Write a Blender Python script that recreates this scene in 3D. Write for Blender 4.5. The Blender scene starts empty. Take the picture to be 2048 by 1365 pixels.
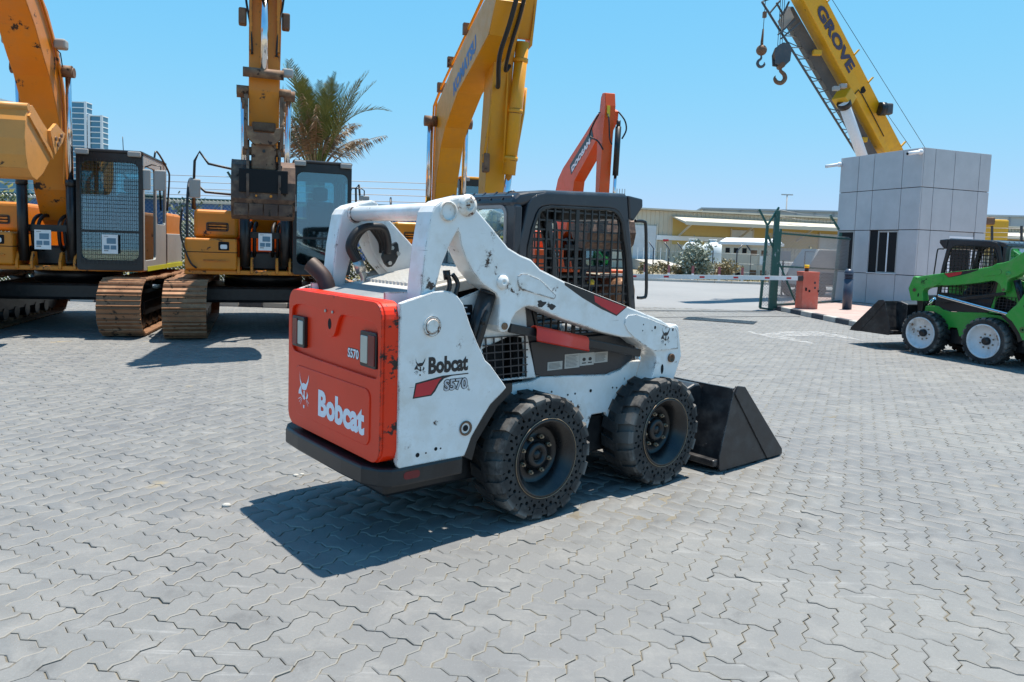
import bpy, math, random
import numpy as np
from mathutils import Matrix, Vector
from mathutils.geometry import delaunay_2d_cdt
random.seed(7); rng = np.random.default_rng(7)
scene = bpy.context.scene
COL = scene.collection
R = math.radians

# ------------------------------------------------------------------ camera
F_PX, PITCH, ROLL, CX, CY, CAM_H = 1462.97, 0.0749, 0.0329, 1043.49, 604.83, 1.5655
_f = Vector((0, math.cos(PITCH), -math.sin(PITCH)))
_u = Vector((0, math.sin(PITCH), math.cos(PITCH)))
_r = Vector((1, 0, 0))
CAM_R = _r * math.cos(ROLL) + _u * math.sin(ROLL)
CAM_U = _u * math.cos(ROLL) - _r * math.sin(ROLL)
CAM_P = Vector((0, 0, CAM_H))
cam = bpy.data.cameras.new('camera')
camo = bpy.data.objects.new('camera', cam); COL.objects.link(camo)
M = Matrix.Identity(4)
for i in range(3):
    M[i][0], M[i][1], M[i][2], M[i][3] = CAM_R[i], CAM_U[i], -_f[i], CAM_P[i]
camo.matrix_world = M
cam.sensor_width = 36.0; cam.lens = 36.0 * F_PX / 2048
cam.shift_x = (1024 - CX) / 2048; cam.shift_y = -(682.5 - CY) / 2048
cam.clip_start = 0.05; cam.clip_end = 3000
scene.camera = camo

# ------------------------------------------------------------------ sky, sun, exposure
SUN_EL, SUN_AZ = 76.0, 42.6          # azimuth clockwise from +Y
world = bpy.data.worlds.new('World'); scene.world = world; world.use_nodes = True
nt = world.node_tree; nt.nodes.clear()
sky = nt.nodes.new('ShaderNodeTexSky'); sky.sky_type = 'NISHITA'; sky.sun_disc = False
sky.sun_elevation = R(SUN_EL); sky.sun_rotation = R(SUN_AZ)
sky.air_density = 1.0; sky.dust_density = 0.35; sky.ozone_density = 2.2; sky.altitude = 0
bg = nt.nodes.new('ShaderNodeBackground'); bg.inputs['Strength'].default_value = 0.12
wo = nt.nodes.new('ShaderNodeOutputWorld')
# the sensor holds the bright horizon back: a soft shoulder per channel, the same all round the dome
sp_ = nt.nodes.new('ShaderNodeSeparateColor'); cb_ = nt.nodes.new('ShaderNodeCombineColor')
nt.links.new(sky.outputs[0], sp_.inputs[0])
SK = 5.0
for i_, (A_, K_) in enumerate(((.72, 6.8), (.725, 2.6), (1.0, 2.3))):
    dv = nt.nodes.new('ShaderNodeMath'); dv.operation = 'DIVIDE'; dv.inputs[1].default_value = K_
    th_ = nt.nodes.new('ShaderNodeMath'); th_.operation = 'TANH'
    ml = nt.nodes.new('ShaderNodeMath'); ml.operation = 'MULTIPLY'; ml.inputs[1].default_value = A_ * SK
    nt.links.new(sp_.outputs[i_], dv.inputs[0]); nt.links.new(dv.outputs[0], th_.inputs[0]); nt.links.new(th_.outputs[0], ml.inputs[0]); nt.links.new(ml.outputs[0], cb_.inputs[i_])
nt.links.new(cb_.outputs[0], bg.inputs[0]); nt.links.new(bg.outputs[0], wo.inputs[0])
sun = bpy.data.lights.new('sun', 'SUN'); sun.energy = 5.0; sun.angle = R(0.5); sun.color = (1.0, 0.93, 0.83)
suno = bpy.data.objects.new('sun', sun); COL.objects.link(suno)
sd = Vector((math.sin(R(SUN_AZ)) * math.cos(R(SUN_EL)), math.cos(R(SUN_AZ)) * math.cos(R(SUN_EL)), math.sin(R(SUN_EL))))
suno.rotation_euler = sd.to_track_quat('Z', 'Y').to_euler(); suno.location = (0, 0, 30)
scene.view_settings.view_transform = 'Standard'; scene.view_settings.look = 'None'
scene.view_settings.exposure = 0.72; scene.view_settings.gamma = 1.0; scene.view_settings.use_curve_mapping = False
scene.render.engine = 'CYCLES'

# ------------------------------------------------------------------ helpers
def ray(px, py):
    return _f + CAM_R * ((px - CX) / F_PX) - CAM_U * ((py - CY) / F_PX)
def at(px, py, Y):                    # the point of the place seen at a pixel, Y metres out
    d = ray(px, py); return CAM_P + d * (Y / d.y)
def gnd(px, py, z=0.0):
    d = ray(px, py); return CAM_P + d * ((z - CAM_H) / d.z)

def tag(o, label=None, cat=None, group=None, kind=None):
    if label: o['label'] = label
    if cat: o['category'] = cat
    if group: o['group'] = group
    if kind: o['kind'] = kind
    return o
def thing(name, label, cat, loc=(0, 0, 0), rz=0.0, group=None):
    o = bpy.data.objects.new(name, None); COL.objects.link(o)
    o.location = loc; o.rotation_euler = (0, 0, rz); o.empty_display_size = .2
    o['_m'] = 0
    del o['_m']
    return tag(o, label, cat, group)
def winv(t):
    return (Matrix.Translation(t.location) @ Matrix.Rotation(t.rotation_euler.z, 4, 'Z')).inverted()

class MB:
    def __init__(s, M=None):
        s.M = M; s.v = []; s.f = []; s.sm = []; s.calls = []
        s.flip = M is not None and M.determinant() < 0
    def add(s, vs, fs, smooth=False):
        b = len(s.v); s.calls.append((b, len(s.f)))
        for p in vs:
            p = Vector(p); s.v.append(tuple(s.M @ p) if s.M is not None else tuple(p))
        for i, f in enumerate(fs):
            f = [b + k for k in f]
            s.f.append(f[::-1] if s.flip else f)
            s.sm.append(smooth if isinstance(smooth, bool) else smooth[i])
        return s
    def box(s, x0, x1, y0, y1, z0, z1):
        return s.add([(x0,y0,z0),(x1,y0,z0),(x1,y1,z0),(x0,y1,z0),(x0,y0,z1),(x1,y0,z1),(x1,y1,z1),(x0,y1,z1)],
              [(0,3,2,1),(4,5,6,7),(0,1,5,4),(1,2,6,5),(2,3,7,6),(3,0,4,7)])
    def obox(s, c, ax, ay, az):       # centre and three half-extent vectors
        c, ax, ay, az = map(Vector, (c, ax, ay, az))
        if ax.cross(ay).dot(az) < 0: ax = -ax
        vs = [c + ax*i + ay*j + az*k for k in (-1, 1) for i, j in ((-1,-1),(1,-1),(1,1),(-1,1))]
        return s.add(vs, [(0,3,2,1),(4,5,6,7),(0,1,5,4),(1,2,6,5),(2,3,7,6),(3,0,4,7)])
    def beam(s, a, b, w, h, up=(0, 0, 1)):   # rectangular bar between two points
        a, b = Vector(a), Vector(b); d = (b - a); L = d.length; d.normalize()
        sx = d.cross(Vector(up))
        if sx.length < 1e-4: sx = d.cross(Vector((0, 1, 0)))
        sx.normalize(); u = sx.cross(d)
        return s.obox((a + b) / 2, d * L / 2, sx * w / 2, u * h / 2)
    def prism(s, poly, fn, t0, t1):   # fn(u, v, t) -> point
        n = len(poly)
        A = [Vector(fn(u, v, t0)) for u, v in poly]; B = [Vector(fn(u, v, t1)) for u, v in poly]
        nrm = Vector((0, 0, 0))
        for i in range(n): nrm += (A[i] - A[0]).cross(A[(i+1) % n] - A[0])
        up = nrm.dot(B[0] - A[0]) > 0
        fs = [list(range(n-1, -1, -1)), list(range(n, 2*n))] + [(i, (i+1) % n, n+(i+1) % n, n+i) for i in range(n)]
        if not up: fs = [list(f)[::-1] for f in fs]
        return s.add(A + B, fs)
    def pxz(s, poly, y0, y1): return s.prism(poly, lambda u, v, t: (u, t, v), y0, y1)
    def pyz(s, poly, x0, x1): return s.prism(poly, lambda u, v, t: (t, u, v), x0, x1)
    def pxy(s, poly, z0, z1): return s.prism(poly, lambda u, v, t: (u, v, t), z0, z1)
    def holed(s, outer, holes, fn, t0, t1):
        ccw = lambda P: list(P) if sum(P[i-1][0]*P[i][1]-P[i][0]*P[i-1][1] for i in range(len(P))) > 0 else list(P)[::-1]
        outer = ccw(outer); holes = [ccw(h) for h in holes]
        pts = list(outer); loops = [list(range(len(outer)))]
        for h in holes:
            loops.append(list(range(len(pts), len(pts) + len(h)))); pts += list(h)
        V, E, Fc, ov, oe, of = delaunay_2d_cdt([Vector(p) for p in pts], [], loops, 1, 1e-5)
        tris = [f for f, o in zip(Fc, of) if o == [0]]
        A = [Vector(fn(p.x, p.y, t0)) for p in V]; B = [Vector(fn(p.x, p.y, t1)) for p in V]
        n = len(V); f0 = tris[0]
        nn = (A[f0[1]] - A[f0[0]]).cross(A[f0[2]] - A[f0[0]])
        up = nn.dot(B[f0[0]] - A[f0[0]]) > 0
        fs = []
        cnt = {}
        for f in tris:
            f = list(f)
            fs.append(f[::-1] if up else f); g = [n + k for k in f]; fs.append(g if up else g[::-1])
            for i in range(3): cnt[(f[i], f[(i+1) % 3])] = 1
        for (a, b) in cnt:
            if (b, a) not in cnt:
                q = [a, b, n + b, n + a]; fs.append(q if up else q[::-1])
        return s.add(A + B, fs)
    def tube(s, path, r, n=8, closed=False, caps=True, smooth=True):
        P = [Vector(p) for p in path]; m = len(P)
        rs = r if isinstance(r, (list, tuple)) else [r] * m
        T = []
        for i in range(m):
            if closed: t = P[(i+1) % m] - P[i-1]
            else: t = P[min(i+1, m-1)] - P[max(i-1, 0)]
            T.append(t.normalized())
        a = Vector((0, 0, 1)) if abs(T[0].z) < .9 else Vector((1, 0, 0))
        u = T[0].cross(a).normalized(); vs = []; fs = []; sm = []
        for i in range(m):
            u = (u - T[i] * u.dot(T[i])).normalized(); w = T[i].cross(u)
            vs += [P[i] + (u * math.cos(k*2*math.pi/n) + w * math.sin(k*2*math.pi/n)) * rs[i] for k in range(n)]
        for i in range(m if closed else m-1):
            j = (i+1) % m
            for k in range(n):
                fs.append((i*n+k, i*n+(k+1) % n, j*n+(k+1) % n, j*n+k)); sm.append(smooth)
        if caps and not closed:
            fs.append(list(range(n-1, -1, -1))); fs.append([(m-1)*n+k for k in range(n)]); sm += [False, False]
        return s.add(vs, fs, sm)
    def cyl(s, a, b, r, r1=None, n=16):
        return s.tube([a, b], [r, r if r1 is None else r1], n)
    def lathe(s, prof, o, ax, n=32, closed=False):   # prof: (radius, height along ax)
        o = Vector(o); ax = Vector(ax).normalized()
        a = Vector((0, 0, 1)) if abs(ax.z) < .9 else Vector((1, 0, 0))
        u = ax.cross(a).normalized(); w = ax.cross(u)
        vs = []; fs = []; m = len(prof)
        for r_, h in prof:
            vs += [o + ax*h + (u*math.cos(k*2*math.pi/n) + w*math.sin(k*2*math.pi/n))*r_ for k in range(n)]
        for i in range(m if closed else m-1):
            j = (i+1) % m
            for k in range(n): fs.append((i*n+k, i*n+(k+1) % n, j*n+(k+1) % n, j*n+k))
        return s.add(vs, fs, True)
    def ball(s, c, r, n=12, m=8, sc=(1, 1, 1)):
        c = Vector(c); vs = [c + Vector((0, 0, -r*sc[2]))]; fs = []
        for i in range(1, m):
            ph = -math.pi/2 + math.pi*i/m
            vs += [c + Vector((r*sc[0]*math.cos(ph)*math.cos(2*math.pi*k/n), r*sc[1]*math.cos(ph)*math.sin(2*math.pi*k/n), r*sc[2]*math.sin(ph))) for k in range(n)]
        vs.append(c + Vector((0, 0, r*sc[2]))); L = len(vs) - 1
        for k in range(n):
            fs.append((0, 1+(k+1) % n, 1+k)); fs.append((L, L-n+k, L-n+(k+1) % n))
            for i in range(m-2):
                a = 1+i*n; fs.append((a+k, a+(k+1) % n, a+n+(k+1) % n, a+n+k))
        return s.add(vs, fs, True)
    def mesh(s, name, mat):
        me = bpy.data.meshes.new(name)
        me.from_pydata(s.v, [], s.f); me.polygons.foreach_set('use_smooth', s.sm)
        if mat: me.materials.append(mat)
        me.update(); return me
    def build(s, name, mat, parent=None, bevel=0.0, seg=2, kind=None, label=None, split=False):
        if split:                      # every piece added becomes an object of its own
            cs = s.calls + [(len(s.v), len(s.f))]; out = []
            for (v0, f0), (v1, f1) in zip(cs[:-1], cs[1:]):
                q = MB(); q.v = s.v[v0:v1]; q.f = [[k - v0 for k in f] for f in s.f[f0:f1]]; q.sm = s.sm[f0:f1]
                out.append(q.build(name, mat, parent, bevel, seg, kind, label))
            return out[0]
        o = bpy.data.objects.new(name, s.mesh(name, mat)); COL.objects.link(o)
        if parent is not None: o.parent = parent
        if bevel:
            b = o.modifiers.new('bevel', 'BEVEL'); b.width = bevel; b.segments = seg; b.limit_method = 'ANGLE'; b.angle_limit = R(35)
        if kind: o['kind'] = kind
        if label: o['label'] = label
        return o
def inst(name, me, parent, loc=(0, 0, 0), rot=None, sc=None):
    o = bpy.data.objects.new(name, me); COL.objects.link(o); o.parent = parent; o.location = loc
    if rot is not None: o.rotation_euler = rot
    if sc is not None: o.scale = sc
    return o
def rrect(x0, x1, y0, y1, r, n=5):
    out = []
    for cx, cy, a0 in ((x1-r, y1-r, 0), (x0+r, y1-r, 90), (x0+r, y0+r, 180), (x1-r, y0+r, 270)):
        out += [(cx + r*math.cos(R(a0+90*k/n)), cy + r*math.sin(R(a0+90*k/n))) for k in range(n+1)]
    return out
def circ(cx, cy, r, n=12, ry=None):
    return [(cx + r*math.cos(2*math.pi*k/n), cy + (ry or r)*math.sin(2*math.pi*k/n)) for k in range(n)]
def smoothpoly(P, it=1):              # corner cutting, closed
    for _ in range(it):
        Q = []
        for i in range(len(P)):
            a, b = P[i], P[(i+1) % len(P)]
            Q += [(a[0]*.75+b[0]*.25, a[1]*.75+b[1]*.25), (a[0]*.25+b[0]*.75, a[1]*.25+b[1]*.75)]
        P = Q
    return P
def spline(P, n=6):                   # Catmull-Rom through 3-D points
    P = [Vector(p) for p in P]; out = []
    for i in range(len(P)-1):
        a, b, c, d = P[max(i-1, 0)], P[i], P[i+1], P[min(i+2, len(P)-1)]
        for k in range(n):
            t = k/n
            out.append(.5*((2*b) + (c-a)*t + (2*a-5*b+4*c-d)*t*t + (3*b-a-3*c+d)*t**3))
    out.append(P[-1]); return out
_txt = {}
def text(mb, string, o, u, v, height, width=None, bold=.02, depth=.0012, shear=0.0):
    """flat lettering: o = lower left corner, u/v = reading and upward unit vectors"""
    key = (string, bold, shear)
    if key not in _txt:
        cu = bpy.data.curves.new('t', 'FONT'); cu.body = string; cu.size = 1; cu.offset = bold; cu.resolution_u = 3; cu.shear = shear
        ob = bpy.data.objects.new('t', cu); COL.objects.link(ob)
        bpy.context.view_layer.update()
        me = ob.evaluated_get(bpy.context.evaluated_depsgraph_get()).to_mesh()
        vs = [tuple(q.co) for q in me.vertices]; fs = [tuple(p.vertices) for p in me.polygons]
        xs = [q[0] for q in vs]; ys = [q[1] for q in vs]
        _txt[key] = (vs, fs, min(xs), max(xs), min(ys), max(ys))
        bpy.data.objects.remove(ob); bpy.data.curves.remove(cu)
    vs, fs, x0, x1, y0, y1 = _txt[key]
    o, u, v = Vector(o), Vector(u), Vector(v); sy = height/(y1-y0); sx = (width/(x1-x0)) if width else sy
    nrm = u.cross(v).normalized() * depth
    fs2 = [f for f in fs]
    # keep faces turned to the reader
    p = [o + u*((q[0]-x0)*sx) + v*((q[1]-y0)*sy) + nrm for q in vs]
    out = []
    for f in fs2:
        a = (p[f[1]]-p[f[0]]).cross(p[f[2]]-p[f[0]])
        out.append(f if a.dot(nrm) >= 0 else f[::-1])
    mb.add(p, out); return mb
CAT = [  # wild-cat head emblem, unit square
  [(.10,1.0),(.17,.78),(.30,.66),(.45,.70),(.62,.68),(.74,.76),(.88,.98),(.84,.78),(.72,.60),(.66,.53),(.52,.50),(.36,.50),(.24,.58),(.14,.74)],
  [(.20,.60),(.05,.44),(.03,.34),(.22,.36),(.36,.30),(.44,.24),(.36,.36),(.28,.44),(.26,.54)],
  [(.45,.48),(.55,.48),(.53,.36),(.60,.28),(.52,.22),(.44,.25),(.40,.32),(.46,.38)],
  [(.72,.48),(.82,.40),(.80,.32),(.70,.26),(.64,.28),(.72,.38)],
  [(.42,.07),(.54,.07),(.52,-.02),(.44,-.02)],
  [(.24,.28),(.02,.20),(.02,.18),(.25,.26)], [(.27,.25),(.08,.11),(.09,.10),(.29,.24)], [(.32,.24),(.18,.06),(.19,.05),(.34,.23)],
  [(.72,.26),(.90,.18),(.90,.16),(.72,.24)], [(.68,.24),(.84,.09),(.83,.08),(.66,.23)]]
def catlogo(mb, o, u, v, w, h, depth=.0012, mirror=False):
    o, u, v = Vector(o), Vector(u), Vector(v); n = u.cross(v).normalized()*depth
    for P in CAT:
        Q = [((1-x) if mirror else x, y) for x, y in P]
        p = [o + u*(x*w) + v*(y*h) + n for x, y in Q]
        nn = Vector((0, 0, 0))
        for i in range(1, len(p)-1): nn += (p[i]-p[0]).cross(p[i+1]-p[0])
        mb.add(p, [list(range(len(p))) if nn.dot(n) > 0 else list(range(len(p)-1, -1, -1))])
    return mb

# ------------------------------------------------------------------ materials
def new_mat(name):
    m = bpy.data.materials.new(name); m.use_nodes = True
    return m, m.node_tree.nodes, m.node_tree.links, m.node_tree.nodes['Principled BSDF']
def ramp(N, L, src, a, b, c0=0.0, c1=1.0):
    r = N.new('ShaderNodeMapRange'); r.inputs[1].default_value = a; r.inputs[2].default_value = b
    r.inputs[3].default_value = c0; r.inputs[4].default_value = c1; L.new(src, r.inputs[0]); return r.outputs[0]
def noise(N, L, vec, scale, detail=4, rough=.55, dist=0.0):
    n = N.new('ShaderNodeTexNoise'); n.inputs['Scale'].default_value = scale; n.inputs['Detail'].default_value = detail
    n.inputs['Roughness'].default_value = rough; n.inputs['Distortion'].default_value = dist
    if vec is not None: L.new(vec, n.inputs['Vector'])
    return n.outputs['Fac']
def mixc(N, L, fac, a, b, mode='MIX'):
    m = N.new('ShaderNodeMix'); m.data_type = 'RGBA'; m.blend_type = mode
    for sck, val in ((m.inputs[0], fac), (m.inputs[6], a), (m.inputs[7], b)):
        if isinstance(val, (int, float)): sck.default_value = val
        elif isinstance(val, (tuple, list)): sck.default_value = (*val[:3], 1)
        else: L.new(val, sck)
    return m.outputs[2]
def mth(N, L, op, a, b=None):
    m = N.new('ShaderNodeMath'); m.operation = op
    for i, val in enumerate((a, b)):
        if val is None: continue
        if isinstance(val, (int, float)): m.inputs[i].default_value = val
        else: L.new(val, m.inputs[i])
    return m.outputs[0]
def mapping(N, L, vec, sc):
    m = N.new('ShaderNodeMapping'); m.inputs['Scale'].default_value = sc; L.new(vec, m.inputs[0]); return m.outputs[0]
def bump(N, L, bsdf, h, strength=.2, dist=.01):
    b = N.new('ShaderNodeBump'); b.inputs['Strength'].default_value = strength; b.inputs['Distance'].default_value = dist
    L.new(h, b.inputs['Height']); L.new(b.outputs[0], bsdf.inputs['Normal'])
def paint(name, col, rough=.35, metal=0.0, chip=None, chip_amt=.0, dirt=None, dirt_amt=.25, scale=1.0, stretch=(1, 1, 1), grain=.0, coat=.0, edge=0.0, world_co=False, scratch=None):
    """painted or worn surface: base colour, broad tonal drift, dust film, chips down to rust or primer"""
    m, N, L, B = new_mat(name)
    tc = N.new('ShaderNodeTexCoord'); v = tc.outputs['Object']
    geo = N.new('ShaderNodeNewGeometry')
    if world_co: v = geo.outputs['Position']
    n1 = noise(N, L, v, 1.7*scale, 5, .6); n2 = noise(N, L, v, 9*scale, 6, .65)
    c = mixc(N, L, ramp(N, L, n1, .3, .7), tuple(x*.9 for x in col), tuple(min(1, x*1.06) for x in col))
    if dirt:
        k = mth(N, L, 'MULTIPLY', ramp(N, L, n2, .42, .75), ramp(N, L, n1, .35, .62))
        c = mixc(N, L, mth(N, L, 'MULTIPLY', k, dirt_amt*2), c, dirt)
    r_ = ramp(N, L, n2, .3, .7, rough*.85, min(1, rough*1.2))
    if chip:
        vs = mapping(N, L, v, stretch)
        n3 = noise(N, L, vs, 7*scale, 9, .68); n4 = noise(N, L, v, 1.3*scale, 2)
        t = ramp(N, L, n4, .3, .7, .0, .09)
        e = mth(N, L, 'ADD', n3, t)
        if edge:          # paint goes first along the folded and cut edges
            bv = N.new('ShaderNodeBevel'); bv.samples = 6; bv.inputs['Radius'].default_value = edge
            dt = N.new('ShaderNodeVectorMath'); dt.operation = 'DOT_PRODUCT'; L.new(bv.outputs[0], dt.inputs[0]); L.new(geo.outputs['Normal'], dt.inputs[1])
            e = mth(N, L, 'ADD', e, ramp(N, L, dt.outputs['Value'], .985, .90, 0, .17))
        k = ramp(N, L, e, .74-chip_amt, .755-chip_amt)
        halo = ramp(N, L, e, .70-chip_amt, .755-chip_amt)
        c = mixc(N, L, mth(N, L, 'MULTIPLY', halo, .35), c, tuple((x+y)/2 for x, y in zip(chip, (.3, .16, .06))))
        c = mixc(N, L, k, c, chip)
        r_ = mth(N, L, 'ADD', r_, mth(N, L, 'MULTIPLY', k, .35))
    if scratch:           # thin drag marks in a few directions
        for a_, sc_ in ((0.3, 3.2), (1.25, 2.3), (-.6, 2.7)):
            mp = N.new('ShaderNodeMapping'); mp.inputs['Rotation'].default_value = (0, a_, .2); mp.inputs['Scale'].default_value = (1.2, 1.2, 26); L.new(v, mp.inputs[0])
            s1 = noise(N, L, mp.outputs[0], sc_, 3, .5)
            c = mixc(N, L, mth(N, L, 'MULTIPLY', ramp(N, L, s1, .735, .765, 0, .75), ramp(N, L, n1, .45, .58)), c, scratch)
    L.new(c, B.inputs['Base Color']); L.new(r_, B.inputs['Roughness'])
    B.inputs['Metallic'].default_value = metal
    if coat: B.inputs['Coat Weight'].default_value = coat; B.inputs['Coat Roughness'].default_value = .12
    if grain: bump(N, L, B, noise(N, L, v, 60*scale, 4), grain, .004)
    return m
def glass(name, tint=(.55, .74, .78), refl=.2):
    m, N, L, B = new_mat(name)
    N.remove(B); out = N['Material Output']
    t = N.new('ShaderNodeBsdfTransparent'); t.inputs[0].default_value = (*tint, 1)
    g = N.new('ShaderNodeBsdfGlossy'); g.inputs['Roughness'].default_value = .03; g.inputs[0].default_value = (.8, .95, 1, 1)
    fr = N.new('ShaderNodeLayerWeight'); fr.inputs[0].default_value = refl
    mx = N.new('ShaderNodeMixShader')
    L.new(ramp(N, L, fr.outputs['Facing'], 0, 1, refl*.5, .9), mx.inputs[0]); L.new(t.outputs[0], mx.inputs[1]); L.new(g.outputs[0], mx.inputs[2]); L.new(mx.outputs[0], out.inputs[0])
    return m
def plain(name, col, rough=.5, metal=0.0):
    m, N, L, B = new_mat(name)
    tc = N.new('ShaderNodeTexCoord'); n = noise(N, L, tc.outputs['Object'], 14, 4)
    L.new(mixc(N, L, n, tuple(x*.86 for x in col), tuple(min(1, x*1.1) for x in col)), B.inputs['Base Color'])
    B.inputs['Roughness'].default_value = rough; B.inputs['Metallic'].default_value = metal
    return m
RUST = (.10, .035, .015); DUST = (.42, .36, .28)
MT = {}
MT['white'] = paint('white_paint', (.80, .80, .78), .32, chip=(.045, .022, .014), chip_amt=.060, dirt=(.50, .40, .28), dirt_amt=.26, coat=.3, edge=.016, scratch=(.12, .10, .09))
MT['white_rust'] = paint('rusty_white_paint', (.78, .77, .73), .4, chip=RUST, chip_amt=.125, dirt=(.4, .24, .1), dirt_amt=.7, scale=2.2, edge=.010)
MT['black'] = paint('black_paint', (.0085, .009, .0105), .36, dirt=(.10, .095, .09), dirt_amt=.12)
MT['cab'] = paint('cab_charcoal_paint', (.013, .016, .023), .34, dirt=(.14, .13, .12), dirt_amt=.08, coat=.2)
MT['rubber'] = plain('rubber_hose', (.008, .008, .009), .55)
MT['steel'] = plain('bare_steel', (.45, .44, .42), .35, .9)
MT['chrome'] = plain('chrome_rod', (.75, .76, .78), .12, 1.0)
MT['rustmetal'] = paint('rusted_metal', (.16, .085, .05), .7, .2, chip=(.05, .03, .025), chip_amt=.08, dirt=(.34, .22, .13), dirt_amt=.5, grain=.3)
MT['darkhole'] = plain('dark_recess', (.006, .006, .007), .9)
MT['glass'] = glass('tinted_glass', (.46, .70, .74), .30)
MT['glass_dark'] = glass('dark_glass', (.16, .2, .22), .3)
MT['red'] = paint('red_support_paint', (.85, .055, .025), .38)
MT['decal_black'] = plain('black_print', (.015, .015, .017), .4)
MT['decal_white'] = plain('white_print', (.82, .82, .86), .4)
MT['decal_red'] = plain('red_print', (.55, .02, .03), .35)
MT['seat'] = plain('seat_vinyl', (.03, .032, .036), .6)
MT['paper'] = plain('paper', (.75, .77, .78), .6)
MT['print_blue'] = plain('printed_photo', (.12, .22, .30), .5)
# ------------------------------------------------------------------ ground, pavement, road
def ground_mat(name, c1, c2, c3, rough=.9, sc=1.0, b=.25):
    m, N, L, B = new_mat(name)
    g = N.new('ShaderNodeNewGeometry'); v = g.outputs['Position']
    a = noise(N, L, v, .35*sc, 5, .6); d = noise(N, L, v, 6*sc, 6, .7)
    c = mixc(N, L, ramp(N, L, a, .35, .65), c1, c2)
    c = mixc(N, L, ramp(N, L, d, .5, .8, 0, .8), c, c3)
    L.new(c, B.inputs['Base Color']); B.inputs['Roughness'].default_value = rough
    bump(N, L, B, noise(N, L, v, 30*sc, 5, .7), b, .02)
    return m
MT['sand'] = ground_mat('dry_sand', (0.288, 0.238, 0.158), (0.245, 0.209, 0.144), (0.158, 0.137, 0.086))
MT['asphalt'] = ground_mat('worn_asphalt', (0.225, 0.228, 0.230), (0.195, 0.199, 0.202), (0.26, 0.255, 0.24), sc=.6)
MT['joint'] = ground_mat('joint_sand', (0.187, 0.165, 0.125), (0.148, 0.130, 0.098), (0.040, 0.036, 0.029), sc=4)
def paver_mat():
    m, N, L, B = new_mat('concrete_paver')
    g = N.new('ShaderNodeNewGeometry'); v = g.outputs['Position']
    at_ = N.new('ShaderNodeAttribute'); at_.attribute_name = 'tone'
    oi = N.new('ShaderNodeObjectInfo')
    tone = mth(N, L, 'ADD', at_.outputs['Fac'], oi.outputs['Random'])
    tone = mth(N, L, 'FRACT', tone)
    big = noise(N, L, v, .55, 5, .62, .4); mid = noise(N, L, v, 3.2, 6, .68, .3); fine = noise(N, L, v, 70, 5, .75)
    c = mixc(N, L, tone, (0.156, 0.158, 0.154), (0.186, 0.186, 0.179))
    c = mixc(N, L, ramp(N, L, big, .38, .62, .0, .85), c, (0.132, 0.135, 0.139))
    c = mixc(N, L, ramp(N, L, mid, .50, .70, 0, .65), c, (0.243, 0.235, 0.220))       # dusty patches
    c = mixc(N, L, ramp(N, L, mid, .28, .42, .65, 0), c, (0.073, 0.074, 0.076))       # oil-dark patches
    c = mixc(N, L, ramp(N, L, fine, .35, .75, 0, .5), c, (0.128, 0.129, 0.127))
    spk = noise(N, L, v, 190, 2, .5)
    c = mixc(N, L, ramp(N, L, spk, .66, .74, 0, .5), c, (.30, .30, .29))
    # tyre-scuff streaks, drawn along the directions of travel
    for ang_, sc_, lo in ((-50, 1.4, .60), (28, 1.1, .64), (-8, .9, .66)):
        st = N.new('ShaderNodeMapping'); st.inputs['Rotation'].default_value = (0, 0, R(ang_)); st.inputs['Scale'].default_value = (.45, 9, 1); st.inputs['Location'].default_value = (ang_*.37, .3, 0)
        L.new(v, st.inputs[0]); sn = noise(N, L, st.outputs[0], sc_, 6, .65)
        c = mixc(N, L, mth(N, L, 'MULTIPLY', ramp(N, L, sn, lo, lo+.13), ramp(N, L, mid, .42, .60, 0, .7)), c, (.36, .36, .35))
        c = mixc(N, L, mth(N, L, 'MULTIPLY', ramp(N, L, sn, 1-lo-.13, 1-lo, 1, 0), ramp(N, L, big, .40, .58, 0, .55)), c, (.105, .108, .112))
    # sparse yellow sand spills
    sp = noise(N, L, v, 1.9, 3, .5)
    c = mixc(N, L, mth(N, L, 'MULTIPLY', ramp(N, L, sp, .70, .78), ramp(N, L, fine, .3, .6, .2, .9)), c, (.33, .25, .12))
    # sand caught along the chamfered edges
    tn = N.new('ShaderNodeSeparateXYZ'); L.new(g.outputs['True Normal'], tn.inputs[0])
    c = mixc(N, L, mth(N, L, 'MULTIPLY', ramp(N, L, tn.outputs[2], .80, .95, .85, 0), ramp(N, L, noise(N, L, v, 5, 3), .35, .55, .15, 1)), c, (.245, .23, .20))
    L.new(c, B.inputs['Base Color']); B.inputs['Roughness'].default_value = .66
    bump(N, L, B, mth(N, L, 'ADD', fine, noise(N, L, v, 22, 4)), .35, .004)
    return m
MT['paver'] = paver_mat()

def sheet(name, x0, x1, y0, y1, z, mat, parent=None, kind=None):
    return MB().add([(x0,y0,z),(x1,y0,z),(x1,y1,z),(x0,y1,z)], [(0,1,2,3)]).build(name, mat, parent, kind=kind)
sheet('ground', -900, 900, -60, 1500, -.05, MT['sand'], kind='structure')
sheet('road', -60, 70, 20.6, 39.2, -.006, MT['asphalt'], kind='structure')
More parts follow.
